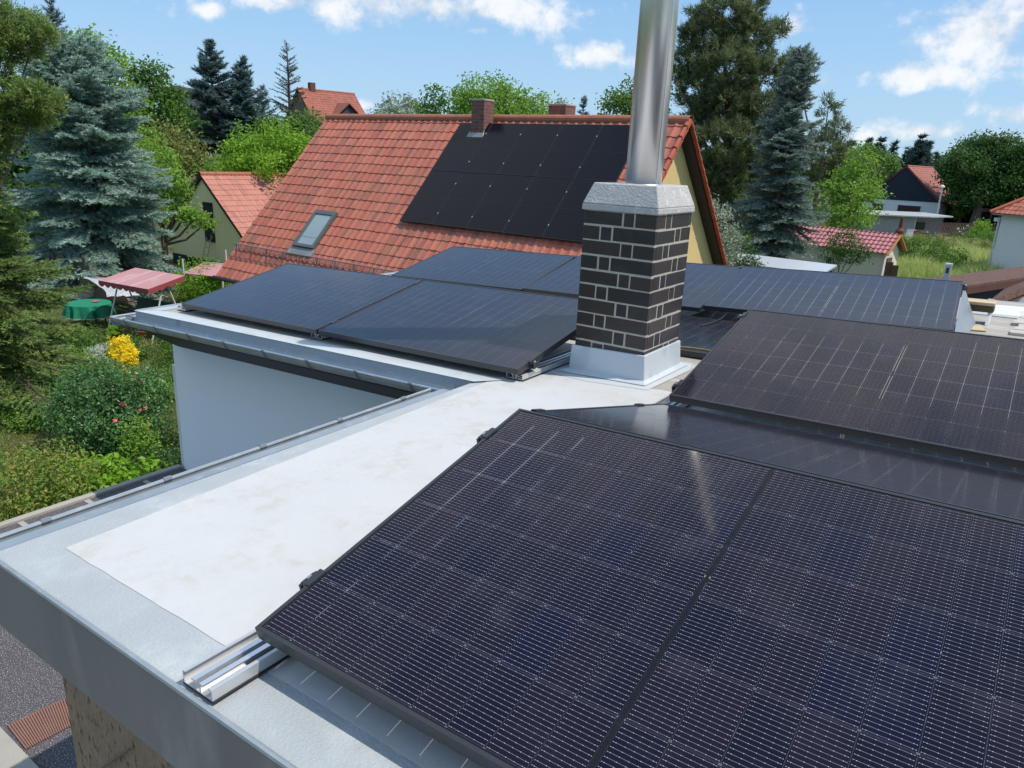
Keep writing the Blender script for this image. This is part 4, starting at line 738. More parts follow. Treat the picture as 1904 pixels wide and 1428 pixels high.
LM = dict(
    blue_g=leaf_mat('grey_spruce_needles', [(.05, .08, .06), (.115, .165, .135), (.24, .30, .26)], .2, g=1.45),
    blue=leaf_mat('blue_spruce_needles', [(.075, .12, .095), (.17, .25, .205), (.30, .39, .335)], .25, g=1.55), blue_d=leaf_mat('dark_blue_spruce_needles', [(.035, .062, .064), (.072, .115, .118), (.13, .19, .185)], .2, g=1.35),
    olive=leaf_mat('olive_spruce_needles', [(.040, .055, .016), (.085, .13, .038), (.18, .245, .075)], .3, g=1.8), olive_y=leaf_mat('yellow_olive_needles', [(.050, .055, .014), (.09, .135, .034), (.20, .27, .075)], .3, g=1.6),
    pine=leaf_mat('pine_needles', [(.022, .032, .014), (.045, .062, .025), (.085, .10, .045)], .28, g=2.5), larch=leaf_mat('sparse_conifer_needles', [(.055, .055, .045), (.075, .085, .055)], .1), grn=leaf_mat('mid_green_leaves', [(.035, .072, .014), (.075, .145, .025), (.13, .22, .045)], .35, g=1.5), lime=leaf_mat('light_green_leaves', [(.065, .12, .016), (.12, .22, .030), (.20, .31, .055)], .4),
    dark=leaf_mat('dark_green_leaves', [(.018, .042, .012), (.036, .080, .022), (.065, .12, .04)], .35, g=1.6), walnut=leaf_mat('walnut_leaves', [(.016, .040, .008), (.032, .080, .016), (.07, .14, .03)], .35, g=1.5), brt=leaf_mat('bright_green_leaves', [(.07, .15, .010), (.13, .25, .018), (.22, .36, .04)], .42, g=1.5), olv=leaf_mat('yellowish_leaves', [(.09, .10, .03), (.14, .16, .04), (.2, .22, .07)], .35),
    grey=leaf_mat('grey_green_leaves', [(.10, .13, .085), (.19, .23, .16), (.30, .34, .27)], .25), silver=leaf_mat('silver_leaves', [(.16, .20, .15), (.28, .33, .27), (.42, .47, .40)], .25), yel=leaf_mat('golden_leaves', [(.40, .30, .010), (.62, .47, .015), (.75, .60, .05)], .35), rose=leaf_mat('glossy_rose_leaves', [(.020, .055, .018), (.050, .115, .035), (.11, .20, .075)], .3, .34, g=1.75),
    red=leaf_mat('red_tipped_leaves', [(.04, .09, .014), (.085, .165, .025), (.15, .23, .04), (.30, .17, .06)], .35), bl=leaf_mat('white_blossom_leaves', [(.2, .22, .14), (.5, .5, .42)], .3), far=leaf_mat('hazy_conifers', [(.030, .05, .05), (.055, .085, .08)], .1), grass=leaf_mat('tall_grass_blades', [(.07, .115, .022), (.15, .20, .05), (.30, .31, .13)], .4, g=2.2), lawn=leaf_mat('lawn_blades', [(.07, .11, .02), (.13, .165, .035), (.24, .22, .09)], .3))
def w2(x, y, D): return at(x, y, D)
def pxtree(name, label, mat, D, lobes, cl=3.0, per=30, cr=.28, ls=.14, seed=1, group=None, cat='tree', tr=.16, tk=None, barkm=None, mode='b', flat=.9, **kw):
    """lobes as bearings (x, y, rx, ry) seen from the roof at distance D"""
    rs = np.random.RandomState(seed); L = []; k = D / F_PX
    for i, l in enumerate(lobes):
        dd = D + (l[4] if len(l) > 4 else rs.uniform(-.4, .4) * l[2] * k); c = at(l[0], l[1], dd); L.append((c, (l[2] * k, l[2] * k * flat, l[3] * k)))
    x0, y0 = (tk if tk else (lobes[0][0], lobes[0][1])); bp = at(x0, y0, D); base = np.array([bp[0], bp[1], 0.0]); Ll = [(c - base, r) for c, r in L]
    r = thing(name, label, cat, tuple(base), group=group); top = max(c[2] for c, _ in Ll)
    trunk_mb(top * .72, tr, tr * .25, limbs=[((0, 0, max(.3, min(c[2] * .6, top * .55))), c, tr * .45) for c, _ in Ll]).build('trunk', barkm or BARK2, r)
    V, RN = broad(rs, Ll, cl, per, cr, ls, **kw) if mode == 'b' else tufts(rs, Ll, cl, per, ls, kw.pop('nw', .05), **kw)
    np_mesh('crown', V, 4 if mode == 'b' else 3, mat, RN, r); return r
def pxconifer(name, label, mat, D, x, ytop, ybase_z, Rpx, prof, seed=1, z0=.6, group=None, dz=.42, nb=7, e_lo=-12, e_hi=38, droop=.35, ym=None, **kw):
    rs = np.random.RandomState(seed); ptop = at(x, ytop, D); r = thing(name, label, 'tree', (ptop[0], ptop[1], 0), group=group); H = ptop[2]
    V, RN, wood = conifer(rs, H, Rpx * D / F_PX, z0, prof, dz, nb, e_lo, e_hi, droop, **kw)
    trunk_mb(H, .05 + .012 * H, .015, wood, 400).build('trunk', bark, r); np_mesh('crown', V, 3, mat, RN, r); return r
cone = lambda t: (1 - t) ** .85 + .02
full = lambda t: (min(1, (1 - t) * 1.55)) ** .8 * (.86 + .14 * math.sin(t * 21))
# ---- left side
pxconifer('blue_spruce', 'broad silvery blue spruce filling the left background beside the cream outbuilding', LM['blue'], 25.5, 138, 95, 0, 182, lambda t: min(1, (1 - t) * 1.05) ** .30 * (.90 + .10 * math.sin(t * 17 + 1)), 3, z0=.7, dz=.34, nb=10, e_lo=-4, e_hi=40, droop=.85, tw=.75, nl=.13, nw=.038, kpt=7.5, lv=(.78, 1.06), ev=16)
pxconifer('blue_spruce', 'dark spire of a blue spruce rising behind the broad silvery one at upper left', LM['blue_d'], 31, 92, -2, 0, 150, lambda t: (1 - t) ** .9 * (.8 + .2 * math.sin(t * 30)) + .02, 8, dz=.45, nb=6, droop=.25, e_hi=45, kpt=2.6, nl=.2, nw=.035)
rs = np.random.RandomState(12)
def near_conifer(name, label, mat, D, x, H, R, prof, seed, **kw):
    c = at(x, 600, D); r = thing(name, label, 'tree', (c[0], c[1], 0)); V, RN, wood = conifer(np.random.RandomState(seed), H, R, .4, prof, **kw)
    trunk_mb(H, .05 + .012 * H, .015, wood, 500).build('trunk', bark, r); np_mesh('crown', V, 3, mat, RN, r)
near_conifer('olive_spruce', 'large olive green spruce cut off by the left border beside the roses', LM['olive'], 15.5, -58, 5.4, 3.15, lambda t: (1 - t) ** .64 * (.88 + .12 * math.sin(t * 19)), 21, dz=.22, nb=10, e_lo=-8, e_hi=32, droop=.75, tw=.75, nl=.085, nw=.026, kpt=15.0, lv=(.72, 1.04), ev=14)
pxtree('yellow_conifer', 'yellowish conifer with ragged boughs entering at the top left corner', LM['olive_y'], 14, [(12, 60, 66, 36), (66, 70, 34, 24), (-20, 110, 45, 50), (30, 190, 60, 36), (72, 192, 36, 26), (-30, 240, 50, 50), (40, 215, 34, 26), (-70, 330, 60, 90)], cl=58, per=50, ls=.085, seed=5, mode='t', nw=.022, spread=.11, tk=(-110, 300), tr=.09, shell=.25)
pxtree('maple', 'light green maple standing behind the blue spruces at upper left', LM['lime'], 33, [(165, 85, 26, 40), (200, 150, 34, 60), (222, 105, 13, 30), (150, 140, 30, 50), (225, 190, 30, 45), (190, 230, 45, 50)], cl=3.0, per=26, cr=.24, ls=.20, seed=7)
pxtree('dark_tree', 'dense dark green tree right of the maple on the left skyline', LM['grn'], 44, [(262, 165, 32, 40), (285, 150, 26, 32), (300, 210, 40, 44), (250, 220, 40, 42), (318, 185, 20, 26)], cl=2.6, per=30, cr=.32, ls=.24, seed=8)
pxtree('round_tree', 'low rounded tree beside the slate roofed house', LM['dark'], 50, [(325, 200, 22, 30), (340, 235, 36, 30)], cl=2.4, per=26, cr=.3, ls=.22, seed=9)
pxconifer('blue_spruce', 'tall dark blue spruce, taller of the distant pair left of the tiled roof', LM['blue_d'], 50, 388, 72, 0, 118, cone, 31, dz=.55, nb=7, droop=.3, nl=.24, nw=.06, kpt=3.6, tw=.6)
pxconifer('blue_spruce', 'shorter dark blue spruce, right one of the distant pair left of the tiled roof', LM['blue_d'], 51, 447, 108, 0, 108, cone, 32, dz=.55, nb=7, droop=.3, nl=.24, nw=.06, kpt=3.6, tw=.6)
pxconifer('blue_spruce', 'small dark spruce half hidden between the distant pair and the bare conifer', LM['blue_d'], 56, 484, 158, 0, 80, cone, 33, dz=.6, nb=6, droop=.3, nl=.28, nw=.06, kpt=2.0)
pxconifer('bare_conifer', 'thin half bare conifer standing before the red house on the skyline', LM['larch'], 58, 533, 78, 0, 78, lambda t: (1 - t) ** .75 + .03, 34, dz=.55, nb=6, e_lo=0, e_hi=35, droop=.35, nl=.14, nw=.05, kpt=.9, tw=.25, gap=.15)
pxtree('apple_tree', 'leafy fruit tree reaching across the gable of the cream outbuilding', LM['lime'], 30.5, [(312, 345, 34, 36), (326, 398, 34, 24), (362, 406, 24, 16), (384, 414, 10, 12), (350, 392, 20, 14), (292, 310, 40, 44), (335, 345, 20, 20)], cl=5, per=24, cr=.18, ls=.15, seed=11, tk=(300, 400))
pxtree('fruit_tree', 'yellowish green fruit tree in the gardens above the cream outbuilding', LM['olv'], 42, [(330, 280, 44, 34), (365, 300, 34, 26), (300, 265, 36, 30)], cl=2.6, per=24, cr=.3, ls=.2, seed=12)
pxtree('fruit_tree', 'pale green tree between the maple and the yellowish fruit tree', LM['lime'], 38, [(262, 270, 36, 44), (245, 300, 30, 50), (285, 300, 34, 34), (400, 312, 30, 16)], cl=2.6, per=24, cr=.3, ls=.2, seed=13)
pxtree('bright_bush', 'bright green bush beside the left verge of the tiled roof', LM['brt'], 36, [(470, 285, 48, 40), (520, 270, 44, 36), (555, 285, 40, 34), (440, 300, 34, 28), (500, 305, 60, 26)], cl=3.4, per=26, cr=.26, ls=.18, seed=14, cat='bush')
pxtree('dark_bush', 'darker bush below the red house on the skyline', LM['grn'], 52, [(575, 240, 36, 26), (540, 250, 32, 26), (598, 258, 24, 20), (500, 245, 26, 22)], cl=2.4, per=26, cr=.32, ls=.24, seed=15, cat='bush')
for i, (x, y, rx, ry, D, mt, lb) in enumerate([(440, 252, 60, 34, 66, 'grn', 'far hedge tree between the distant spruces'), (340, 250, 60, 30, 70, 'dark', 'dark far hedge below the slate roofed house'), (250, 240, 70, 36, 62, 'dark', 'dark far tree behind the pale green one at left'), (20, 290, 90, 70, 42, 'dark', 'shaded tree behind the yellowish conifer at the left border'), (90, 400, 110, 70, 40, 'dark', 'shaded hedge behind the foot of the broad blue spruce'), (10, 440, 80, 60, 36, 'grn', 'green hedge between the olive spruce and the dark board fence')]):
    pxtree('hedge_tree', lb, LM[mt], D, [(x, y, rx, ry), (x + 30, y + 12, rx * .7, ry * .8), (x - 34, y + 8, rx * .7, ry * .8)], cl=1.8, per=24, cr=.45, ls=.34, seed=40 + i)
# ---- behind the ridge
pxtree('birch', 'pale grey green tree, leftmost of those above the tiled ridge', LM['grey'], 58, [(742, 200, 34, 22), (716, 212, 22, 16), (765, 210, 22, 16), (740, 225, 50, 22)], cl=1.8, per=22, cr=.3, ls=.26, seed=16)
pxtree('young_maple', 'slender tree with upright tips left of the brick chimney on the ridge', LM['grn'], 50, [(806, 185, 20, 24), (828, 205, 24, 20), (790, 205, 20, 22), (815, 225, 40, 20)], cl=2.0, per=22, cr=.25, ls=.24, seed=17)
pxtree('ash_tree', 'broad light green tree rising behind the brick chimney on the ridge', LM['lime'], 48, [(900, 178, 56, 36), (868, 195, 30, 26), (950, 190, 40, 26), (992, 202, 34, 22), (930, 220, 90, 24)], cl=2.2, per=24, cr=.3, ls=.24, seed=18)
pxtree('thin_tree', 'small grey twiggy tree behind the right brick chimney', LM['grey'], 66, [(1040, 196, 20, 14), (1035, 215, 26, 18)], cl=1.2, per=16, cr=.3, ls=.24, seed=19)
pxconifer('small_spruce', 'small dark spruce tip above the ridge left of the flue pipe', LM['blue_d'], 62, 1086, 180, 0, 40, cone, 35, dz=.6, nb=6, droop=.3, nl=.26, nw=.06, kpt=2)
pxtree('lime_tree', 'dark leafy tree touching the flue pipe on its left side', LM['grn'], 46, [(1165, 180, 34, 28), (1145, 205, 30, 22), (1185, 205, 30, 26), (1215, 195, 30, 40)], cl=2.4, per=26, cr=.28, ls=.22, seed=20)
pxtree('scots_pine', 'huge dark pine towering right of the flue pipe', LM['pine'], 46, [(1345, 30, 52, 29), (1310, 70, 41, 25), (1385, 75, 49, 28), (1290, 120, 38, 29), (1350, 130, 64, 34), (1425, 130, 36, 23), (1300, 180, 36, 26), (1355, 200, 64, 38), (1420, 215, 48, 34), (1300, 235, 32, 25), (1350, 270, 59, 37), (1410, 290, 43, 34), (1370, 340, 56, 37), (1330, 320, 28, 29), (1400, 400, 48, 32), (1290, 60, 19, 11), (1255, 140, 14, 14), (1470, 175, 22, 14), (1440, 60, 20, 14), (1452, 250, 22, 18), (1392, 10, 27, 25)], cl=8.0, per=32, ls=.36, seed=22, mode='t', nw=.055, spread=.22, tr=.42, tk=(1355, 250), barkm=bark)
pxconifer('blue_spruce', 'grey blue spruce standing before the pink roofed shed', LM['blue_g'], 30, 1488, 88, 0, 112, lambda t: (1 - t) ** .55 * (.84 + .16 * math.sin(t * 23)) + .02, 36, z0=.6, dz=.30, nb=9, droop=.85, nl=.14, nw=.04, kpt=6.5, tw=.7, lv=(.6, 1.1), ev=16)
pxtree('pine_bough', 'dark spreading pine seen behind the grey blue spruce', LM['pine'], 52, [(1560, 245, 18, 24), (1575, 320, 40, 24), (1530, 300, 40, 50), (1540, 200, 14, 14), (1480, 130, 30, 24)], cl=6, per=28, ls=.36, seed=23, mode='t', nw=.06, spread=.25, tr=.2, tk=(1520, 350))
pxtree('bushy_tree', 'yellow green tree right of the grey blue spruce', LM['lime'], 44, [(1588, 345, 44, 46), (1560, 370, 36, 40), (1612, 380, 26, 32), (1578, 402, 40, 24), (1600, 300, 24, 22)], cl=2.8, per=26, cr=.26, ls=.2, seed=24, tk=(1570, 420))
pxtree('green_backdrop', 'green tree in the gap between the huge pine and the blue spruce', LM['lime'], 54, [(1400, 330, 70, 60), (1450, 380, 60, 50), (1380, 420, 60, 40)], cl=2.2, per=24, cr=.35, ls=.26, seed=25)
pxtree('silver_shrub', 'grey green shrub beside the right verge of the tiled house', LM['grey'], 26, [(1336, 420, 24, 40), (1350, 450, 28, 34), (1322, 390, 14, 24), (1372, 460, 22, 24), (1345, 482, 36, 22)], cl=9, per=20, cr=.16, ls=.10, seed=26, cat='shrub', tr=.05)
pxtree('small_fir', 'little dark fir peeping over the module row before the canopy', LM['dark'], 23, [(1388, 470, 12, 26), (1392, 490, 22, 18)], cl=12, per=24, cr=.1, ls=.08, seed=27, tr=.04)
pxtree('young_tree', 'young round crowned tree before the cream shed wall', LM['walnut'], 29, [(1566, 452, 30, 22), (1580, 470, 26, 18), (1548, 478, 20, 14), (1600, 470, 16, 14)], cl=12, per=24, cr=.12, ls=.085, seed=28, tk=(1560, 500), tr=.06)
pxtree('walnut_tree', 'big round walnut tree behind the picket fence at the right', LM['walnut'], 74, [(1845, 296, 62, 40), (1795, 318, 42, 32), (1895, 312, 50, 44), (1865, 350, 66, 40), (1808, 356, 40, 28), (1905, 365, 50, 44), (1776, 300, 22, 18), (1830, 275, 34, 22)], cl=1.5, per=44, cr=.42, ls=.30, seed=29, tk=(1815, 400), tr=.45, barkm=bark)
pxtree('lime_bush', 'light green bush between the white house and the walnut tree', LM['lime'], 78, [(1790, 375, 20, 28), (1775, 350, 12, 18)], cl=2.2, per=22, cr=.35, ls=.26, seed=30, cat='bush')
pxtree('blossom_bush', 'white flowering bush behind the dark sheds', LM['bl'], 79, [(1852, 403, 22, 16), (1832, 398, 12, 10)], cl=3, per=24, cr=.3, ls=.26, seed=31, cat='bush')
pxtree('fence_bush', 'dense green bush growing through the picket fence', LM['brt'], 65, [(1823, 430, 14, 17), (1822, 440, 15, 12)], cl=6, per=26, cr=.2, ls=.16, seed=32, cat='bush')
rs = np.random.RandomState(77)
for i, (x, yt, D) in enumerate([(1583, 262, 118), (1616, 262, 124), (1632, 270, 126), (1641, 256, 122), (1664, 270, 116), (1690, 280, 125), (1700, 278, 118), (1716, 255, 112), (1728, 262, 116), (1742, 290, 120)]):
    pxconifer('far_fir', 'dark fir in the distant group above the white house roof', LM['far'], D, x, yt, 0, 15 + 5 * rs.rand() + (8 if i == 7 else 0), lambda t: (1 - t) ** .7 + .05, 60 + i, dz=1.0, nb=7, droop=.2, nl=.7, nw=.2, kpt=.9, z0=1.5, group='far firs above the white house')
pxtree('far_round_tree', 'round mid green tree left of the distant firs', LM['grn'], 100, [(1612, 300, 36, 24), (1590, 312, 26, 20), (1640, 312, 24, 18)], cl=1.2, per=26, cr=.6, ls=.42, seed=33)
L = []
for a in np.linspace(-75, 60, 90):
    d = 190 + 40 * rs.rand(); dv_ = unit(np.array([CF[0], CF[1], 0.0])); rv = np.array([dv_[1], -dv_[0], 0]); c = CAM * [1, 1, 0] + (dv_ * math.cos(R_(a)) + rv * math.sin(R_(a))) * d; hh = 4.0 + 2.2 * rs.rand(); L.append((c + np.array([0, 0, hh * .62]), (7, 7, hh)))
V, RN = broad(rs, L, .30, 18, 1.3, 1.3); tag(np_mesh('distant_woods', V, 4, LM['dark'], RN), 'far wooded belt along the horizon', 'woods', kind='stuff')
# ---- garden plants on the left
def plant(name, label, mat, base, lobes, cl, per, cr, ls, seed, cat='shrub', group=None, **kw):
    B = np.array([base[0], base[1], 0.0]); rs = np.random.RandomState(seed); V, RN = broad(rs, [(np.array(c, float), np.array(r, float)) for c, r in lobes], cl, per, cr, ls, **kw); o = np_mesh(name, V, 4, mat, RN); o.location = tuple(B); return tag(o, label, cat, group)
rb = onz(188, 838); ro = plant('rose_bush', 'large glossy rose bush with pink blooms between the spruce and the white wall', LM['rose'], rb, [((0, 0, .75), (.95, .8, .75)), ((-.45, .2, .85), (.6, .6, .7)), ((.55, .25, .9), (.6, .6, .75)), ((.2, .6, 1.0), (.7, .6, .55)), ((.75, .1, .55), (.45, .5, .5))], 30, 15, .10, .075, 41)
rs = np.random.RandomState(6)
pk = M('pink_petals', (.62, .10, .16), .6, var=.3, scale=9); sk = M('salmon_petals', (.70, .22, .16), .6, var=.2, scale=9)
for i, (x, y) in enumerate([(254, 694), (266, 713), (248, 706), (186, 735), (206, 717), (201, 727), (270, 757), (260, 763), (274, 790), (261, 796), (214, 783), (213, 734), (245, 700), (229, 752)]):
    d = 13.2 + .5 * rs.rand() - (y - 760) * .006; c = at(x, y, d) - rb; s_ = .035 + .02 * rs.rand(); b = MB(); b.blob(tuple(c), (s_, s_, s_ * .8), i, .25, 4); b.build('blossom', pk if i % 3 else sk, ro)
plant('photinia_shrub', 'red tipped variegated shrub in the lower left corner of the garden', LM['red'], onz(55, 975), [((0, 0, .5), (.75, .7, .6)), ((-.7, -.3, .45), (.7, .7, .55)), ((.45, .3, .55), (.5, .5, .5)), ((.1, .5, .75), (.5, .45, .45))], 34, 14, .09, .06, 42)
plant('leafy_perennial', 'broad bright green leaves growing against the coping of the annex roof', LM['brt'], onz(205, 915), [((0, 0, .28), (.55, .5, .32)), ((.5, .3, .28), (.45, .4, .32)), ((-.4, -.2, .22), (.45, .4, .28))], 26, 10, .08, .12, 43, 'plant')
GP = [('fern_clump', 'feathery green clump left of the golden bush', 'grn', 165, 660, .55, .75, .06), ('fern_clump', 'feathery green clump right of the golden bush', 'grn', 258, 668, .32, .6, .06), ('light_shrub', 'yellow green shrub between the olive spruce and the roses', 'lime', 148, 715, .60, .70, .08), ('climber', 'light green climber before the right flank of the roses', 'lime', 262, 880, .28, 1.0, .06), ('perennial', 'mixed green perennials near the white downpipe', 'grn', 312, 720, .55, .55, .06), ('perennial', 'low flowering perennials by the white wall', 'dark', 322, 835, .45, .55, .05),
      ('perennial', 'tall green perennials beside the gutter corner', 'dark', 318, 655, .35, .6, .06), ('perennial', 'leafy clump under the left gutter', 'grn', 330, 680, .5, .7, .06), ('perennial', 'loose green plants below the rose bush at the coping', 'dark', 300, 890, .6, .5, .06), ('weed_clump', 'low green weeds at the foot of the olive spruce', 'lime', 60, 790, .6, .4, .06), ('perennial', 'yellow green leaves beside the terracotta figures', 'brt', 302, 745, .34, .45, .06), ('weed_clump', 'green ground plants beside the swing seat', 'grn', 300, 525, .9, .5, .09), ('perennial', 'sprawling green plants between the coping and the photinia', 'lime', 120, 935, .5, .3, .07), ('fern_clump', 'green plants below the garden table', 'grn', 130, 640, .5, .5, .06)]
for i, (nm, lb, mt, x, y, r_, h_, ls) in enumerate(GP): plant(nm, lb, LM[mt], onz(x, y), [((0, 0, h_ * .5), (r_, r_ * .8, h_ * .52)), ((r_ * .5, r_ * .3, h_ * .4), (r_ * .6, r_ * .6, h_ * .42)), ((-r_ * .5, -.1, h_ * .35), (r_ * .6, r_ * .5, h_ * .4))], 34, 18, .09, ls, 50 + i, 'plant')
plant('golden_bush', 'small golden yellow bush in the middle of the left garden', LM['yel'], onz(231, 694), [((0, 0, .46), (.33, .3, .44))], 160, 18, .045, .055, 44)
plant('silver_bush', 'silvery grey rounded bush beside the golden one', LM['silver'], onz(190, 694), [((0, 0, .34), (.45, .38, .34))], 130, 20, .05, .045, 45)
plant('box_bush', 'dense yellow green bush behind the swing seat near the tiled eaves', LM['brt'], onz(378, 562), [((0, 0, .75), (.95, .9, .8)), ((.5, 0, .6), (.6, .6, .6))], 18, 18, .12, .09, 46)
plant('undergrowth', 'shaded ferns at the foot of the broad blue spruce', LM['olive'], onz(150, 540), [((0, 0, .5), (1.4, .8, .6)), ((-1.4, -.3, .4), (1.0, .8, .5))], 8, 16, .18, .14, 47, 'plant')
# lawn and tall grass
rs = np.random.RandomState(9)
def blades(n, poly, h, wd, mat, name, label, seed, lean=.45):
    rs = np.random.RandomState(seed); xy = []; P = np.array(poly); lo, hi_ = P.min(0), P.max(0)
    while sum(map(len, xy)) < n:
        c = rs.uniform(lo, hi_, (n, 2)); ins = np.zeros(len(c), bool); j = len(P) - 1
        for i in range(len(P)):
            k = ((P[i, 1] > c[:, 1]) != (P[j, 1] > c[:, 1])) & (c[:, 0] < (P[j, 0] - P[i, 0]) * (c[:, 1] - P[i, 1]) / (P[j, 1] - P[i, 1] + 1e-12) + P[i, 0]); ins ^= k; j = i
        xy.append(c[ins])
    xy = np.concatenate(xy)[:n]; cl = np.sin(xy[:, 0] * 1.7 + 2 * np.sin(xy[:, 1] * .8)) * np.sin(xy[:, 1] * 1.3 + 1) * .5 + .5; pos = np.concatenate([xy, np.zeros((n, 1))], 1); d = unit(np.concatenate([rs.normal(size=(n, 2)) * lean, np.ones((n, 1))], 1))
    V = needles(pos, d, h * (.6 + .7 * cl), wd, rs); tag(np_mesh(name, V, 3, mat, np.clip(cl * .45 + rs.uniform(0, .55, n), 0, 1)), label, 'grass', kind='stuff')
blades(70000, [onz(x, y)[:2] for x, y in ((-60, 1000), (345, 868), (335, 640), (420, 540), (250, 520), (-100, 540))], .10, .02, LM['lawn'], 'lawn', 'short patchy grass of the left garden', 1, .8)
blades(90000, [onz(x, y)[:2] for x, y in ((1640, 530), (1880, 530), (1862, 480), (1800, 468), (1700, 462), (1655, 470))], .95, .085, LM['grass'], 'tall_grass', 'tall pale meadow grass beyond the rear modules', 2, .6)
for i, (x, y, r_, h_, mt) in enumerate(((1700, 505, 1.8, 1.9, 'grn'), (1665, 500, 1.2, 1.6, 'grn'), (1725, 478, 1.5, 1.5, 'olv'), (1845, 470, 2.0, 1.5, 'grn'), (1800, 478, 1.6, 1.2, 'olv'))): plant('tall_weeds', ('tall green weed patch in the meadow near the short metal post', 'green weed patch right beside the wooden screen of the pink roofed shed', 'yellowish weeds in the middle of the meadow', 'dark green weeds by the wall of the hipped roof house', 'dry yellowish weed patch beside the field path')[i], LM[mt], onz(x, y), [((0, 0, h_ * .45), (r_, r_, h_ * .55)), ((r_ * .8, .3, h_ * .35), (r_ * .7, r_ * .7, h_ * .45)), ((-r_ * .8, .2, h_ * .35), (r_ * .7, r_ * .7, h_ * .45))], 9, 16, .14, .15, 95 + i, 'plant')
blades(20000, [onz(x, y)[:2] for x, y in ((1380, 440), (1600, 440), (1640, 428), (1560, 415), (1380, 415))], .35, .06, LM['lawn'], 'meadow_grass', 'sunlit grass under the trees at the right', 3)
# ------------------------------------------------------------------ things in the left garden
cloth = M('green_tablecloth', (.010, .20, .105), .75, var=.12, scale=5)
tp = onz(170, 606); tb = thing('garden_table', 'round garden table under a green cloth left of the gutter corner', 'table', (tp[0], tp[1], 0)); D_T = .62
b = MB(); b.lathe([(D_T - .03, .70), (D_T - .03, .735)], n=28); b.build('tabletop', white_metal, tb)
for i in range(4): a = .8 + i * math.pi / 2; b = MB(); b.tube([(.45 * math.cos(a), .45 * math.sin(a), 0), (.40 * math.cos(a), .40 * math.sin(a), .70)], .02, 6); b.build('leg', black_paint, tb)
b = MB(); rr_ = lambda t, z: 1 + (.10 * math.sin(11 * t) + .06 * math.sin(17 * t + 1)) * max(0, (.745 - z) / .36)
b.lathe([(D_T * .02, .748), (D_T * .8, .748), (D_T - .005, .747), (D_T + .015, .735), (D_T + .04, .55), (D_T + .055, .36)], n=88, wob=rr_); b.cur = 1; b.lathe([(D_T + .057, .345), (D_T + .060, .362)], n=88, wob=rr_)
cl = b.build('tablecloth', [cloth, M('cloth_hem', (.55, .50, .38), .8)]); cl.location = (tp[0], tp[1], 0); tag(cl, 'green round tablecloth hanging in folds over the garden table', 'tablecloth')
b = MB(); b.lathe([(.09, .750), (.12, .775), (.10, .778), (.075, .76)], n=14); di = tag(b.build('dish', M('pink_dish', (.45, .10, .12), .5)), 'small pink dish standing on the green tablecloth', 'dish'); di.location = (tp[0] + .05, tp[1] + .2, 0)
# swing seat with canopy
sL, sR = onz(222, 612), onz(330, 636); mid_ = (sL + sR) / 2; sd_ = sR - sL; ya = math.atan2(sd_[1], sd_[0]); sw = thing('swing_seat', 'garden swing seat under a faded red canopy with a scalloped fringe', 'swing seat', (mid_[0], mid_[1], 0), ya)
can = M('faded_red_canvas', (.46, .235, .24), .8, var=.1, scale=2, c2=(.50, .34, .34), f2=(.5, .7), s2=1.2); canl = M('pale_canvas_stripe', (.50, .35, .36), .8); redf = M('red_valance', (.30, .06, .06), .8); pipe_w = M('cream_tube', (.62, .58, .52), .5)
Wd = 1.12
b = MB()
for (x0, x1, mi) in ((-Wd, -.36, 0), (-.36, -.26, 1), (-.26, .30, 0), (.30, .40, 1), (.40, Wd, 0)): b.cur = mi; b.hexa([(x0, -.62, 1.62), (x1, -.62, 1.62), (x1, .62, 1.86), (x0, .62, 1.86), (x0, -.62, 1.635), (x1, -.62, 1.635), (x1, .62, 1.875), (x0, .62, 1.875)])
b.build('canopy', [can, canl], sw)
b = MB(); ns_ = 88
for s_ in (-1, 1):
    yy = -.625 if s_ < 0 else .625; zt = 1.63 if s_ < 0 else 1.868
    for i in range(ns_): x0, x1 = -Wd + 2 * Wd * i / ns_, -Wd + 2 * Wd * (i + 1) / ns_; dz = lambda x: .10 + .07 * abs(math.sin((x + Wd) / (2 * Wd) * math.pi * 8)); b.face([(x0, yy, zt - dz(x0)), (x1, yy, zt - dz(x1)), (x1, yy, zt), (x0, yy, zt)])
for xx in (-Wd - .003, Wd + .003):
    for i in range(30): y0, y1 = -.62 + 1.24 * i / 30, -.62 + 1.24 * (i + 1) / 30; z_ = lambda y: 1.63 + (y + .62) / 1.24 * .24; dz = lambda y: .10 + .07 * abs(math.sin((y + .62) / 1.24 * math.pi * 4)); b.face([(xx, y0, z_(y0) - dz(y0)), (xx, y1, z_(y1) - dz(y1)), (xx, y1, z_(y1)), (xx, y0, z_(y0))])
vl = b.build('valance', redf, sw)
for xx in (-1.02, 1.02):
    for yy in (-.62, .66): b = MB(); b.tube([(xx, yy, 0), (xx * .97, .02 + yy * .12, 1.60 if yy < 0 else 1.68)], .024, 7); b.build('leg', pipe_w, sw)
b = MB(); b.box(-.85, .85, -.28, .28, .40, .50); b.build('seat', M('brown_cushion', (.16, .09, .06), .85, var=.2), sw, bevel=.02)
b = MB(); b.hexa([(-.85, .22, .48), (.85, .22, .48), (.85, .32, .48), (-.85, .32, .48), (-.85, .40, 1.02), (.85, .40, 1.02), (.85, .48, 1.02), (-.85, .48, 1.02)]); b.build('backrest', M('dark_green_cushion', (.025, .06, .035), .85, var=.2), sw, bevel=.02)
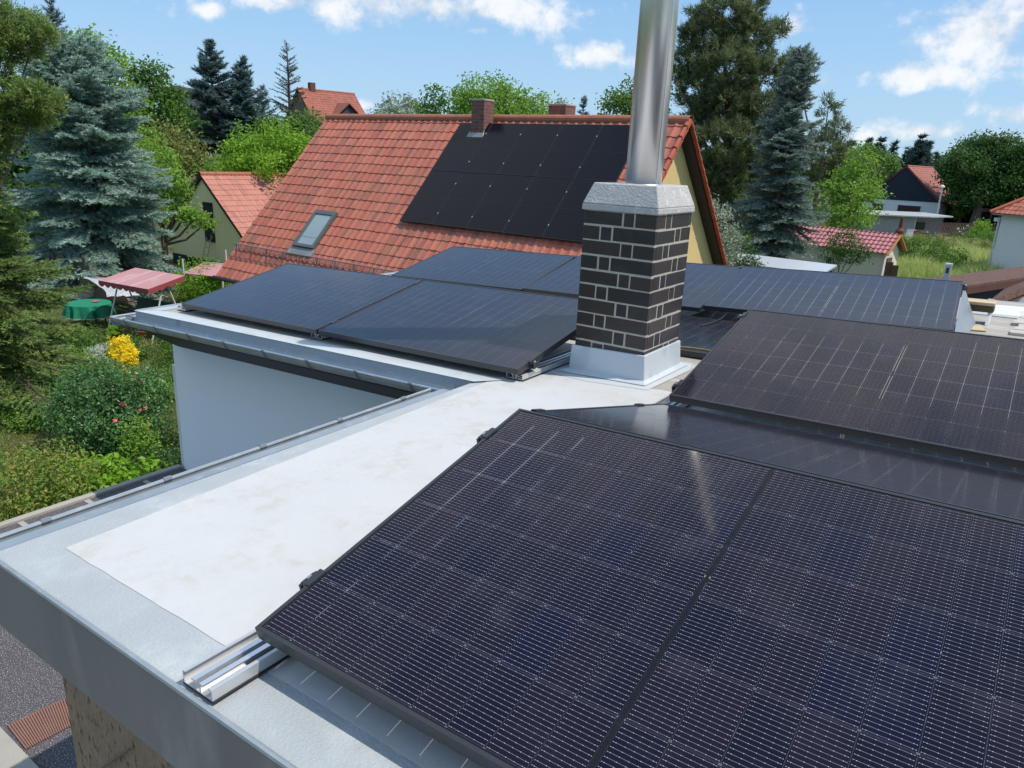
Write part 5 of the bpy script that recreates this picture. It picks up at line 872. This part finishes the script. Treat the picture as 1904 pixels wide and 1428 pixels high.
# small faded awning behind with posts
ap = onz(395, 566); aw = thing('small_awning', 'small pink awning on thin posts behind the left module corner', 'awning', (ap[0], ap[1], 0), ya + .3)
b = MB(); b.hexa([(-.75, -.5, 1.16), (.8, -.5, 1.12), (.8, .5, 1.40), (-.6, .5, 1.40), (-.75, -.5, 1.175), (.8, -.5, 1.135), (.8, .5, 1.415), (-.6, .5, 1.415)]); b.build('canopy', can, aw)
b = MB(); b.box(-.62, .8, .505, .53, 1.36, 1.46); b.build('rim', white_metal, aw)
for (x_, y_, h_) in ((-.85, -.3, 1.65), (.35, .55, 1.95), (.8, -.5, 1.12), (-.6, .52, 1.4)): b = MB(); b.tube([(x_, y_, 0), (x_, y_, h_)], .03, 7); b.build('post', pipe_w, aw)
# covered wood pile
wp = onz(185, 588); wpl = thing('wood_pile', 'heap of grey boards and logs under the blue spruce beside the swing seat', 'wood pile', (wp[0] - .5, wp[1] + 1.0, 0), ya); rs2 = random.Random(4); b = MB()
for i in range(46): x_, y_, z_ = rs2.uniform(-1.5, 1.9), rs2.uniform(-.5, .7), rs2.uniform(.05, 1.25); a_ = rs2.uniform(-.25, .25); L_ = rs2.uniform(.8, 1.6); b.beam((x_ - L_ / 2, y_ - a_ * .4, z_ - a_ * .3), (x_ + L_ / 2, y_ + a_ * .4, z_ + a_ * .5), rs2.uniform(.08, .2), rs2.uniform(.03, .08))
b.build('boards', wood_grey, wpl)
pm_, q, p, o = base_mat('plastic_sheet'); p.inputs['Base Color'].default_value = (.50, .54, .58, 1); p.inputs['Roughness'].default_value = .22; p.inputs['Specular IOR Level'].default_value = .7; q.put(p.inputs['Normal'], q.bump(q.noise(q.obj(), 7, 5, .65, dist=.8), .06, .9)); p.inputs['Alpha'].default_value = .8
b = MB(); rsn = random.Random(8); nu, nv = 22, 12; G = []
for i in range(nu + 1):
    row = []
    for j in range(nv + 1): t, s_ = i / nu, j / nv; an_ = math.pi * (.06 + .80 * t); row.append(b.pt((-.9 * math.cos(an_) + .25 * s_ * t + rsn.uniform(-.03, .03), -.75 + 1.1 * s_ + .10 * math.sin(9 * t + 3 * s_), .25 + (1.05 - .2 * s_) * math.sin(an_) ** .8 + .06 * math.sin(14 * t) + rsn.uniform(-.03, .03))))
    G.append(row)
for i in range(nu):
    for j in range(nv): b.idx((G[i][j], G[i + 1][j], G[i + 1][j + 1], G[i][j + 1]))
sp_ = onz(172, 592); ps = b.build('plastic_sheet', pm_, smooth=True); ps.location = (sp_[0] - .1, sp_[1] + .75, 0); ps.rotation_euler = (0, 0, ya); tag(ps, 'wrinkled clear plastic sheet draped over garden furniture behind the green table', 'plastic sheet')
b = MB(); b.blob((0, 0, .45), (.75, .35, .55), 5, .08, 8, 0); bn = tag(b.build('bench', M('brown_bench', (.10, .075, .06), .9, var=.3, scale=6), smooth=True), 'brown bench back showing under the plastic sheet', 'bench'); bn.location = (sp_[0] - .1, sp_[1] + .7, 0); bn.rotation_euler = (0, 0, ya)
# dark board wall under the spruce
p_ = onz(128, 560); b = MB((p_[0], p_[1], 0))
for i in range(16): x_ = -1.6 + i * .2; c_ = Vector((p_[0], p_[1], 0)) + Vector((math.cos(ya), math.sin(ya), 0)) * x_; e1 = Vector((math.cos(ya), math.sin(ya), 0)) * .085; n1 = Vector((-math.sin(ya), math.cos(ya), 0)) * .02; b.hexa([c_ - e1 - n1, c_ + e1 - n1, c_ + e1 + n1, c_ - e1 + n1] + [v_ + Vector((0, 0, 1.45 + .12 * (i % 3))) for v_ in (c_ - e1 - n1, c_ + e1 - n1, c_ + e1 + n1, c_ - e1 + n1)])
bf = tag(b.build('board_fence', M('dark_boards', (.10, .085, .07), .9, var=.35, scale=4, stretch=(4, 4, .5))), 'dark weathered board fence behind the plastic sheet', 'fence'); bf.location = (p_[0], p_[1], 0)
terra = M('terracotta', (.42, .15, .085), .75, var=.15, scale=6); soil = M('soil', (.05, .035, .025), .95, var=.3, scale=20)
p_ = onz(267, 632); bw_ = thing('terracotta_bowl', 'wide terracotta bowl on a foot on the lawn above the golden bush', 'bowl', (p_[0], p_[1], 0)); b = MB(); b.lathe([(.10, 0), (.07, .06), (.09, .12), (.21, .26), (.225, .30), (.195, .30), (.17, .25)], n=24); b.build('bowl', terra, bw_, smooth=False); b = MB(); b.lathe([(.18, .252), (.17, .262)], n=20); b.build('earth', soil, bw_)
p_ = onz(218, 632); pp_ = thing('potted_plant', 'dark pot with a yellow green plant left of the terracotta bowl', 'potted plant', (p_[0], p_[1], 0)); b = MB(); b.lathe([(.14, 0), (.20, .18), (.21, .2), (.16, .19)], n=18); b.build('pot', black_paint, pp_); V, RN = broad(np.random.RandomState(2), [(np.array([0, 0, .28]), np.array([.2, .2, .13]))], 60, 14, .05, .09); np_mesh('foliage', V, 4, LM['brt'], RN, pp_)
for (x, y, lb) in ((192, 620, 'pale terracotta saucer in the grass below the table'), (228, 618, 'small orange pot lying behind the dark potted plant')): p_ = onz(x, y); b = MB(); b.lathe([(.07, 0), (.11, .08), (.115, .11), (.09, .10)], n=14); o_ = tag(b.build('flower_pot', terra), lb, 'flower pot'); o_.location = (p_[0], p_[1], 0)
p_ = onz(322, 742); fg = thing('garden_figures', 'cluster of small painted garden figures by the white wall', 'garden figures', (p_[0], p_[1], 0))
for i, (x_, y_, h_, mm) in enumerate(((0, 0, .26, terra), (.14, .05, .30, white_metal), (.06, -.1, .2, M('red_paint', (.4, .05, .04), .5)), (.22, -.04, .22, M('dark_blue_paint', (.04, .05, .10), .5)))): b = MB(); b.lathe([(.05, 0), (.065, h_ * .35), (.035, h_ * .62), (.045, h_ * .75), (.03, h_ * .95), (.01, h_)], (x_, y_, 0), 10); b.build('figure', mm, fg)
stone = M('edging_stone', (.24, .24, .23), .9, var=.2, scale=8)
for i, (xa, ya_, xb, yb_) in enumerate(((192, 706, 218, 705), (266, 702, 296, 707), (298, 706, 326, 708))):
    A, B = onz(xa, ya_), onz(xb, yb_); b = MB(tuple(A)); b.beam((A[0], A[1], .09), (B[0], B[1], .09), .14, .18); o_ = tag(b.build('edging_stone', stone, bevel=.01), ('grey edging stone partly covered by the rose bush', 'grey edging stone in the middle of the flower bed edge', 'grey edging stone next to the white downpipe')[i], 'edging stone'); o_.location = tuple(A)
p_ = onz(275, 708); b = MB(); b.blob((0, 0, .15), (.09, .07, .2), 2, .15, 6, 0); o_ = tag(b.build('pale_stone', M('pale_stone', (.55, .54, .5), .9)), 'pale upright stone on the flower bed edge', 'stone'); o_.location = tuple(p_)
# ------------------------------------------------------------------ things on and beside the right end of the roof
yw = M('yellow_insulation', (.55, .44, .27), .9, var=.15, scale=6, c2=(.35, .28, .15), f2=(.55, .7), s2=9); moss = M('mossy_edge', (.10, .085, .04), .95, var=.4, scale=25, bump=.8, bscale=60)
wsh = M('white_roof_sheet', (.66, .66, .64), .7, var=.08, scale=5, c2=(.5, .47, .42), f2=(.55, .75), s2=4, bump=.4, bscale=20)
def rxy(x, y, h): # point of the roof seen at that bearing, h above the felt
    d = ray(x, y); n = Vector(RW.col[2]); n = np.array(n); p0 = np.array(RF @ Vector((0, 0, -.11 + h))); P = CAM + d * (((p0 - CAM) @ n) / (d @ n)); return RF.inverted() @ Vector(P)
c0 = rxy(1815, 578, .10)
fr0 = (c0.x, c0.y, -.112); r = thing('insulation_board', 'yellowish board with a mossy edge lying on white supports behind the last module', 'board', mw=RF @ Matrix.Translation(fr0) @ Matrix.Rotation(R_(-2), 4, 'Z'))
b = MB(); b.box(-.11, .12, 0, .16, .15, .175); b.build('board', yw, r, bevel=.004); b = MB(); b.box(-.105, .115, .012, .15, .095, .149); b.build('mossy_core', moss, r)
for x0 in (-.10, .08): b = MB(); b.hexa([(x0, -.05, 0), (x0 + .02, -.05, 0), (x0 + .02, .15, 0), (x0, .15, 0), (x0, .02, .094), (x0 + .02, .02, .094), (x0 + .02, .15, .094), (x0, .15, .094)]); b.build('support', wsh, r)
r = thing('roof_sheet', 'crumpled white roofing sheet lying right of the yellowish board', 'roofing sheet', mw=RF @ Matrix.Translation((1.02, 6.9, -.1115))); b = MB(); b.hexa([(-.05, -.30, 0), (2.4, -.6, 0), (2.4, .5, 0), (0, .18, 0), (-.03, -.28, .022), (2.4, -.58, .018), (2.4, .48, .03), (.02, .16, .03)]); b.build('sheet', wsh, r, bevel=.006)
r = thing('wood_board', 'flaking yellow wooden board lying flat at the end of the last module', 'board', mw=RF @ Matrix.Translation((.98, 5.72, -.1115)) @ Matrix.Rotation(R_(4), 4, 'Z')); b = MB(); b.hexa([(-.10, 0, 0), (.17, .03, 0), (.13, .22, 0), (-.08, .2, 0), (-.10, 0, .012), (.17, .03, .012), (.13, .22, .012), (-.08, .2, .012)]); b.build('plank', yw, r, bevel=.004)
r = thing('weathered_boards', 'grey weathered boards covering the right end of the roof', 'boards', mw=RF @ Matrix.Translation((1.3, 5.75, -.112)))
b = MB()
for i in range(6): b.box(.0 + .02 * (i % 3), 3.2, i * .15, i * .15 + .142, 0, .02 + .003 * (i % 2))
b.build('planks', M('bleached_boards', (.50, .47, .42), .9, var=.15, scale=3, stretch=(.6, 8, 8), c2=(.36, .32, .27), f2=(.5, .7), s2=3), r)
r = thing('silver_tube', 'thin silver tube running out of the picture at the right above the roof', 'tube'); b = MB(); a_, c_ = at(1838, 559, 8.6), at(1960, 586, 8.0); b.tube([tuple(a_), tuple(c_)], .026, 8); b.build('tube', alu_mill, r); b = MB(); f_ = Vector(a_).lerp(Vector(c_), .8); b.tube([tuple(f_), (f_.x, f_.y, GZ - .3)], .02, 6); b.build('post', alu_mill, r)
r = thing('metal_post', 'short square metal post standing behind the rear module row at the right', 'post', tuple(at(1760, 512, 8.3) * [1, 1, 0])); zt = at(1763, 492, 8.3)[2]; b = MB(); b.box(-.03, .03, -.02, .02, GZ - .4, zt); b.build('tube', M('post_zinc', (.42, .44, .44), .5, .3), r); b = MB(); b.box(-.034, .034, -.024, .024, zt, zt + .02); b.build('cap', white_metal, r); b = MB(); b.box(-.012, .012, -.026, -.021, zt - .09, zt - .03); b.build('slot', black_paint, r)
# brown shingled lean-to roofs at the right
shg, q, p, o = base_mat('brown_shingles'); u = q.uv(); v = q.obj(); c = q.mix(q.noise(v, 4, 6, .65), (.10, .048, .036), (.18, .088, .066)); c = q.mix(q.sm(q.noise(v, 30, 3), .6, .7), c, (.30, .22, .17)); br = q.new('ShaderNodeTexBrick'); q.put(br.inputs['Vector'], q.vm('MULTIPLY', v, (1, 1, 1))); br.inputs['Scale'].default_value = 3.0; br.inputs['Color1'].default_value = (1, 1, 1, 1); br.inputs['Color2'].default_value = (.85, .85, .85, 1); br.inputs['Mortar'].default_value = (.35, .3, .3, 1); br.inputs['Mortar Size'].default_value = .012
q.put(p.inputs['Base Color'], q.mix(1.0, c, br.outputs[0], 'MULTIPLY')); p.inputs['Roughness'].default_value = .9; q.put(p.inputs['Normal'], q.bump(q.noise(v, 50, 4), .01, .7))
def thick(b, P, t=.07):
    P = [Vector(x) for x in P]; n = (P[1] - P[0]).cross(P[2] - P[0]).normalized(); n = n if n.z > 0 else -n; Q = [x - n * t for x in P]
    if (P[1] - P[0]).cross(P[2] - P[0]).z < 0: P, Q = P[::-1], Q[::-1]
    b.hexa(Q + P)
A0, A1, A2, A3 = at(1712, 519, 15.6), at(1908, 494.5, 17.5), at(1908, 515, 15.3), at(1798, 531, 14.2)
lt = thing('brown_outbuilding', 'outbuilding with brown shingle roof and dark open front at the right border', 'outbuilding', (float(A3[0]), float(A3[1]), 0)); of = lt.location
b = MB(of); thick(b, [A0, A3, A2, A1], .08); b.build('roof', shg, lt)
b = MB(of); b.beam(tuple(A3 - np.array([0, 0, .10])), tuple(A2 - np.array([0, 0, .10])), .04, .14); b.build('fascia', M('red_brown_fascia', (.12, .045, .035), .7, var=.2), lt)
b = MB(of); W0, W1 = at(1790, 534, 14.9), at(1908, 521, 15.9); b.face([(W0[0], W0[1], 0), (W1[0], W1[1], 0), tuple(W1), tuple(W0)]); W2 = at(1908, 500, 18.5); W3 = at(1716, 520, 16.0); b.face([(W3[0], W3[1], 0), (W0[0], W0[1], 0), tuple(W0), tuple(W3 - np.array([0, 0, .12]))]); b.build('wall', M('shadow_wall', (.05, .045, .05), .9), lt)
B0, B1, B2, B3 = at(1838, 560, 11.2), at(1912, 531, 11.6), at(1912, 519, 12.4), at(1868, 537, 12.4)
l2 = thing('brown_lean_to', 'brown tiled lean-to roof sloping down at the right border, below the dark front', 'lean-to', (float(B0[0]), float(B0[1]), 0)); of = l2.location
b = MB(of); thick(b, [B0, B1, B2, B3], .10); b.build('roof', shg, l2); b = MB(of); b.beam(tuple(B0 - np.array([0, 0, .10])), tuple(B1 - np.array([0, 0, .10])), .03, .12); b.build('fascia', M('rusty_fascia', (.20, .08, .04), .8, var=.25, scale=8), l2)
b = MB(of); C0, C1 = at(1850, 566, 11.5), at(1912, 545, 11.9); b.face([(C0[0], C0[1], 0), (C1[0], C1[1], 0), tuple(C1), tuple(C0)]); b.build('wall', M('blue_grey_sheet', (.40, .45, .49), .7, var=.1, scale=3), l2)
# picket fence and small things by the garage
def pickets(label, xa, ya_, xb, yb_, h):
    A, B = onz(xa, ya_), onz(xb, yb_); r = thing('picket_fence', label, 'fence', tuple(A), group='brown picket fence'); n = int(np.linalg.norm(B - A) / .17); b = MB(tuple(A)); e = Vector(unit(B - A)); nn = Vector((-e.y, e.x, 0))
    for i in range(n): c = Vector(A) + e * (i * .17); w_ = e * .045; t_ = nn * .012; b.hexa([c - w_ - t_, c + w_ - t_, c + w_ + t_, c - w_ + t_] + [x + Vector((0, 0, h)) for x in (c - w_ - t_, c + w_ - t_, c + w_ + t_, c - w_ + t_)])
    b.build('pickets', M('picket_brown', (.12, .08, .065), .85, var=.3, scale=3), r); b = MB(tuple(A))
    for z_ in (.35, h - .3): b.beam(tuple(Vector(A) + nn * .04 + Vector((0, 0, z_))), tuple(Vector(B) + nn * .04 + Vector((0, 0, z_))), .05, .09)
    b.build('rail', wood_brown, r)
pickets('brown picket fence left of the dense green bush', 1746, 444, 1812, 445, 1.45); pickets('brown picket fence right of the dense green bush', 1832, 448, 1862, 458, 1.45)
p_ = at(1780, 405, 78); ds = thing('dark_open_shed', 'dark open shed behind the picket fence beside the walnut trunk', 'shed', (p_[0], p_[1], 0), yaw_to_cam(p_, 10)); z_ = 2.9
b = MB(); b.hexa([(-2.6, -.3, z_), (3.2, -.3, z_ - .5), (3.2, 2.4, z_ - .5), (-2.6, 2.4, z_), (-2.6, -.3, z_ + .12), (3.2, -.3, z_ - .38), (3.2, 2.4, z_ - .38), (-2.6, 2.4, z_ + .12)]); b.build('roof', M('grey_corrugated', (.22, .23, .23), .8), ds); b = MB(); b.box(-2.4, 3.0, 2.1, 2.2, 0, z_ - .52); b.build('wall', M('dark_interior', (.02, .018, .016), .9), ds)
for x_ in (-2.3, .3, 2.9): b = MB(); b.box(x_ - .08, x_ + .08, -.1, .06, 0, z_ - .52); b.build('post', wood_brown, ds)
p_ = at(1855, 425, 74); ds = thing('dark_open_shed', 'dark timber shed right of the dense green bush behind the fence', 'shed', (p_[0], p_[1], 0), yaw_to_cam(p_, 0)); b = MB(); b.hexa([(-1.9, -.2, 2.2), (2.2, -.2, 2.2), (2.2, 2, 2.4), (-1.9, 2, 2.4), (-1.9, -.2, 2.3), (2.2, -.2, 2.3), (2.2, 2, 2.5), (-1.9, 2, 2.5)]); b.build('roof', M('dark_felt', (.06, .06, .065), .9), ds); b = MB(); b.box(-1.8, 2.1, 1.5, 1.6, 0, 2.19); b.build('wall', M('dark_timber', (.03, .024, .02), .9, var=.3), ds)
for x_ in (-1.7, -.8, .1, 1.0, 1.9): b = MB(); b.box(x_ - .06, x_ + .06, -.05, .06, 0, 2.19); b.build('post', wood_brown, ds)
p_ = onz(1781, 440); wf = plant('flower_shrub', 'dark low shrub with big white flower heads on the path', LM['dark'], p_, [((0, 0, .4), (.7, .6, .45))], 16, 16, .12, .14, 90)
for i, (x_, y_, z_) in enumerate(((-.3, -.4, .35), (.1, -.5, .45), (-.1, -.4, .7), (.35, -.3, .75), (.6, -.2, 1.0), (.3, -.5, .25))): b = MB(); b.blob((x_, y_, z_), (.18, .16, .15), i, .15, 5); b.build('blossom', M('white_petals', (.78, .78, .76), .7), wf)
for (x, y, nm, lb, cat, mm, kind) in ((1669, 452, 'rusty_stove', 'rust red cylindrical garden stove before the grey garage', 'stove', M('rust', (.16, .05, .035), .8, var=.3, scale=8), 0), (1690, 452, 'garden_chair', 'white garden chair beside the rust red stove', 'chair', white_metal, 1), (1703, 455, 'garden_chair', 'reddish garden chair in front of the garage window', 'chair', M('red_chair', (.36, .10, .08), .6), 1), (1716, 452, 'kettle_grill', 'black kettle grill near the garage corner', 'grill', black_paint, 2)):
    p_ = onz(x, y); r = thing(nm, lb, cat, tuple(p_), yaw_to_cam(p_, 0))
    if kind == 0: b = MB(); b.lathe([(.35, 0), (.35, 1.0), (.16, 1.25), (.14, 2.1)], n=12); b.build('body', mm, r)
    elif kind == 1:
        b = MB(); b.box(-.35, .35, -.35, .35, .42, .5); b.build('seat', mm, r); b = MB(); b.box(-.35, .35, .30, .37, .5, 1.1); b.build('backrest', mm, r)
        for sx in (-.3, .3):
            for sy in (-.3, .3): b = MB(); b.box(sx - .03, sx + .03, sy - .03, sy + .03, 0, .42); b.build('leg', mm, r)
    else:
        b = MB(); b.blob((0, 0, .8), (.38, .38, .26), 1, 0, 8); b.build('bowl', mm, r)
        for i in range(3): a = i * 2.09; b = MB(); b.tube([(.35 * math.cos(a), .35 * math.sin(a), 0), (.15 * math.cos(a), .15 * math.sin(a), .62)], .03, 6); b.build('leg', mm, r)
# red-brown band on the annex roof, built as a row of thin bars
def lz(x, y): return onz(x, y, zl + .004)
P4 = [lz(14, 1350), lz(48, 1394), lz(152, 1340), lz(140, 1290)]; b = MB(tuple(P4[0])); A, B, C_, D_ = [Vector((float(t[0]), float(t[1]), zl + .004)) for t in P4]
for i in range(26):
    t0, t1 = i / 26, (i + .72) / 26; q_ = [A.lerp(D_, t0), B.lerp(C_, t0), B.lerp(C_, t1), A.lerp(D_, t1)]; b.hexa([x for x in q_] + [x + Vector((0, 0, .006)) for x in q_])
o_ = tag(b.build('ribbed_strip', M('red_brown_strip', (.24, .125, .095), .9, var=.2, scale=12)), 'ribbed red brown strip lying on the speckled annex roof', 'mat'); o_.location = tuple(P4[0])
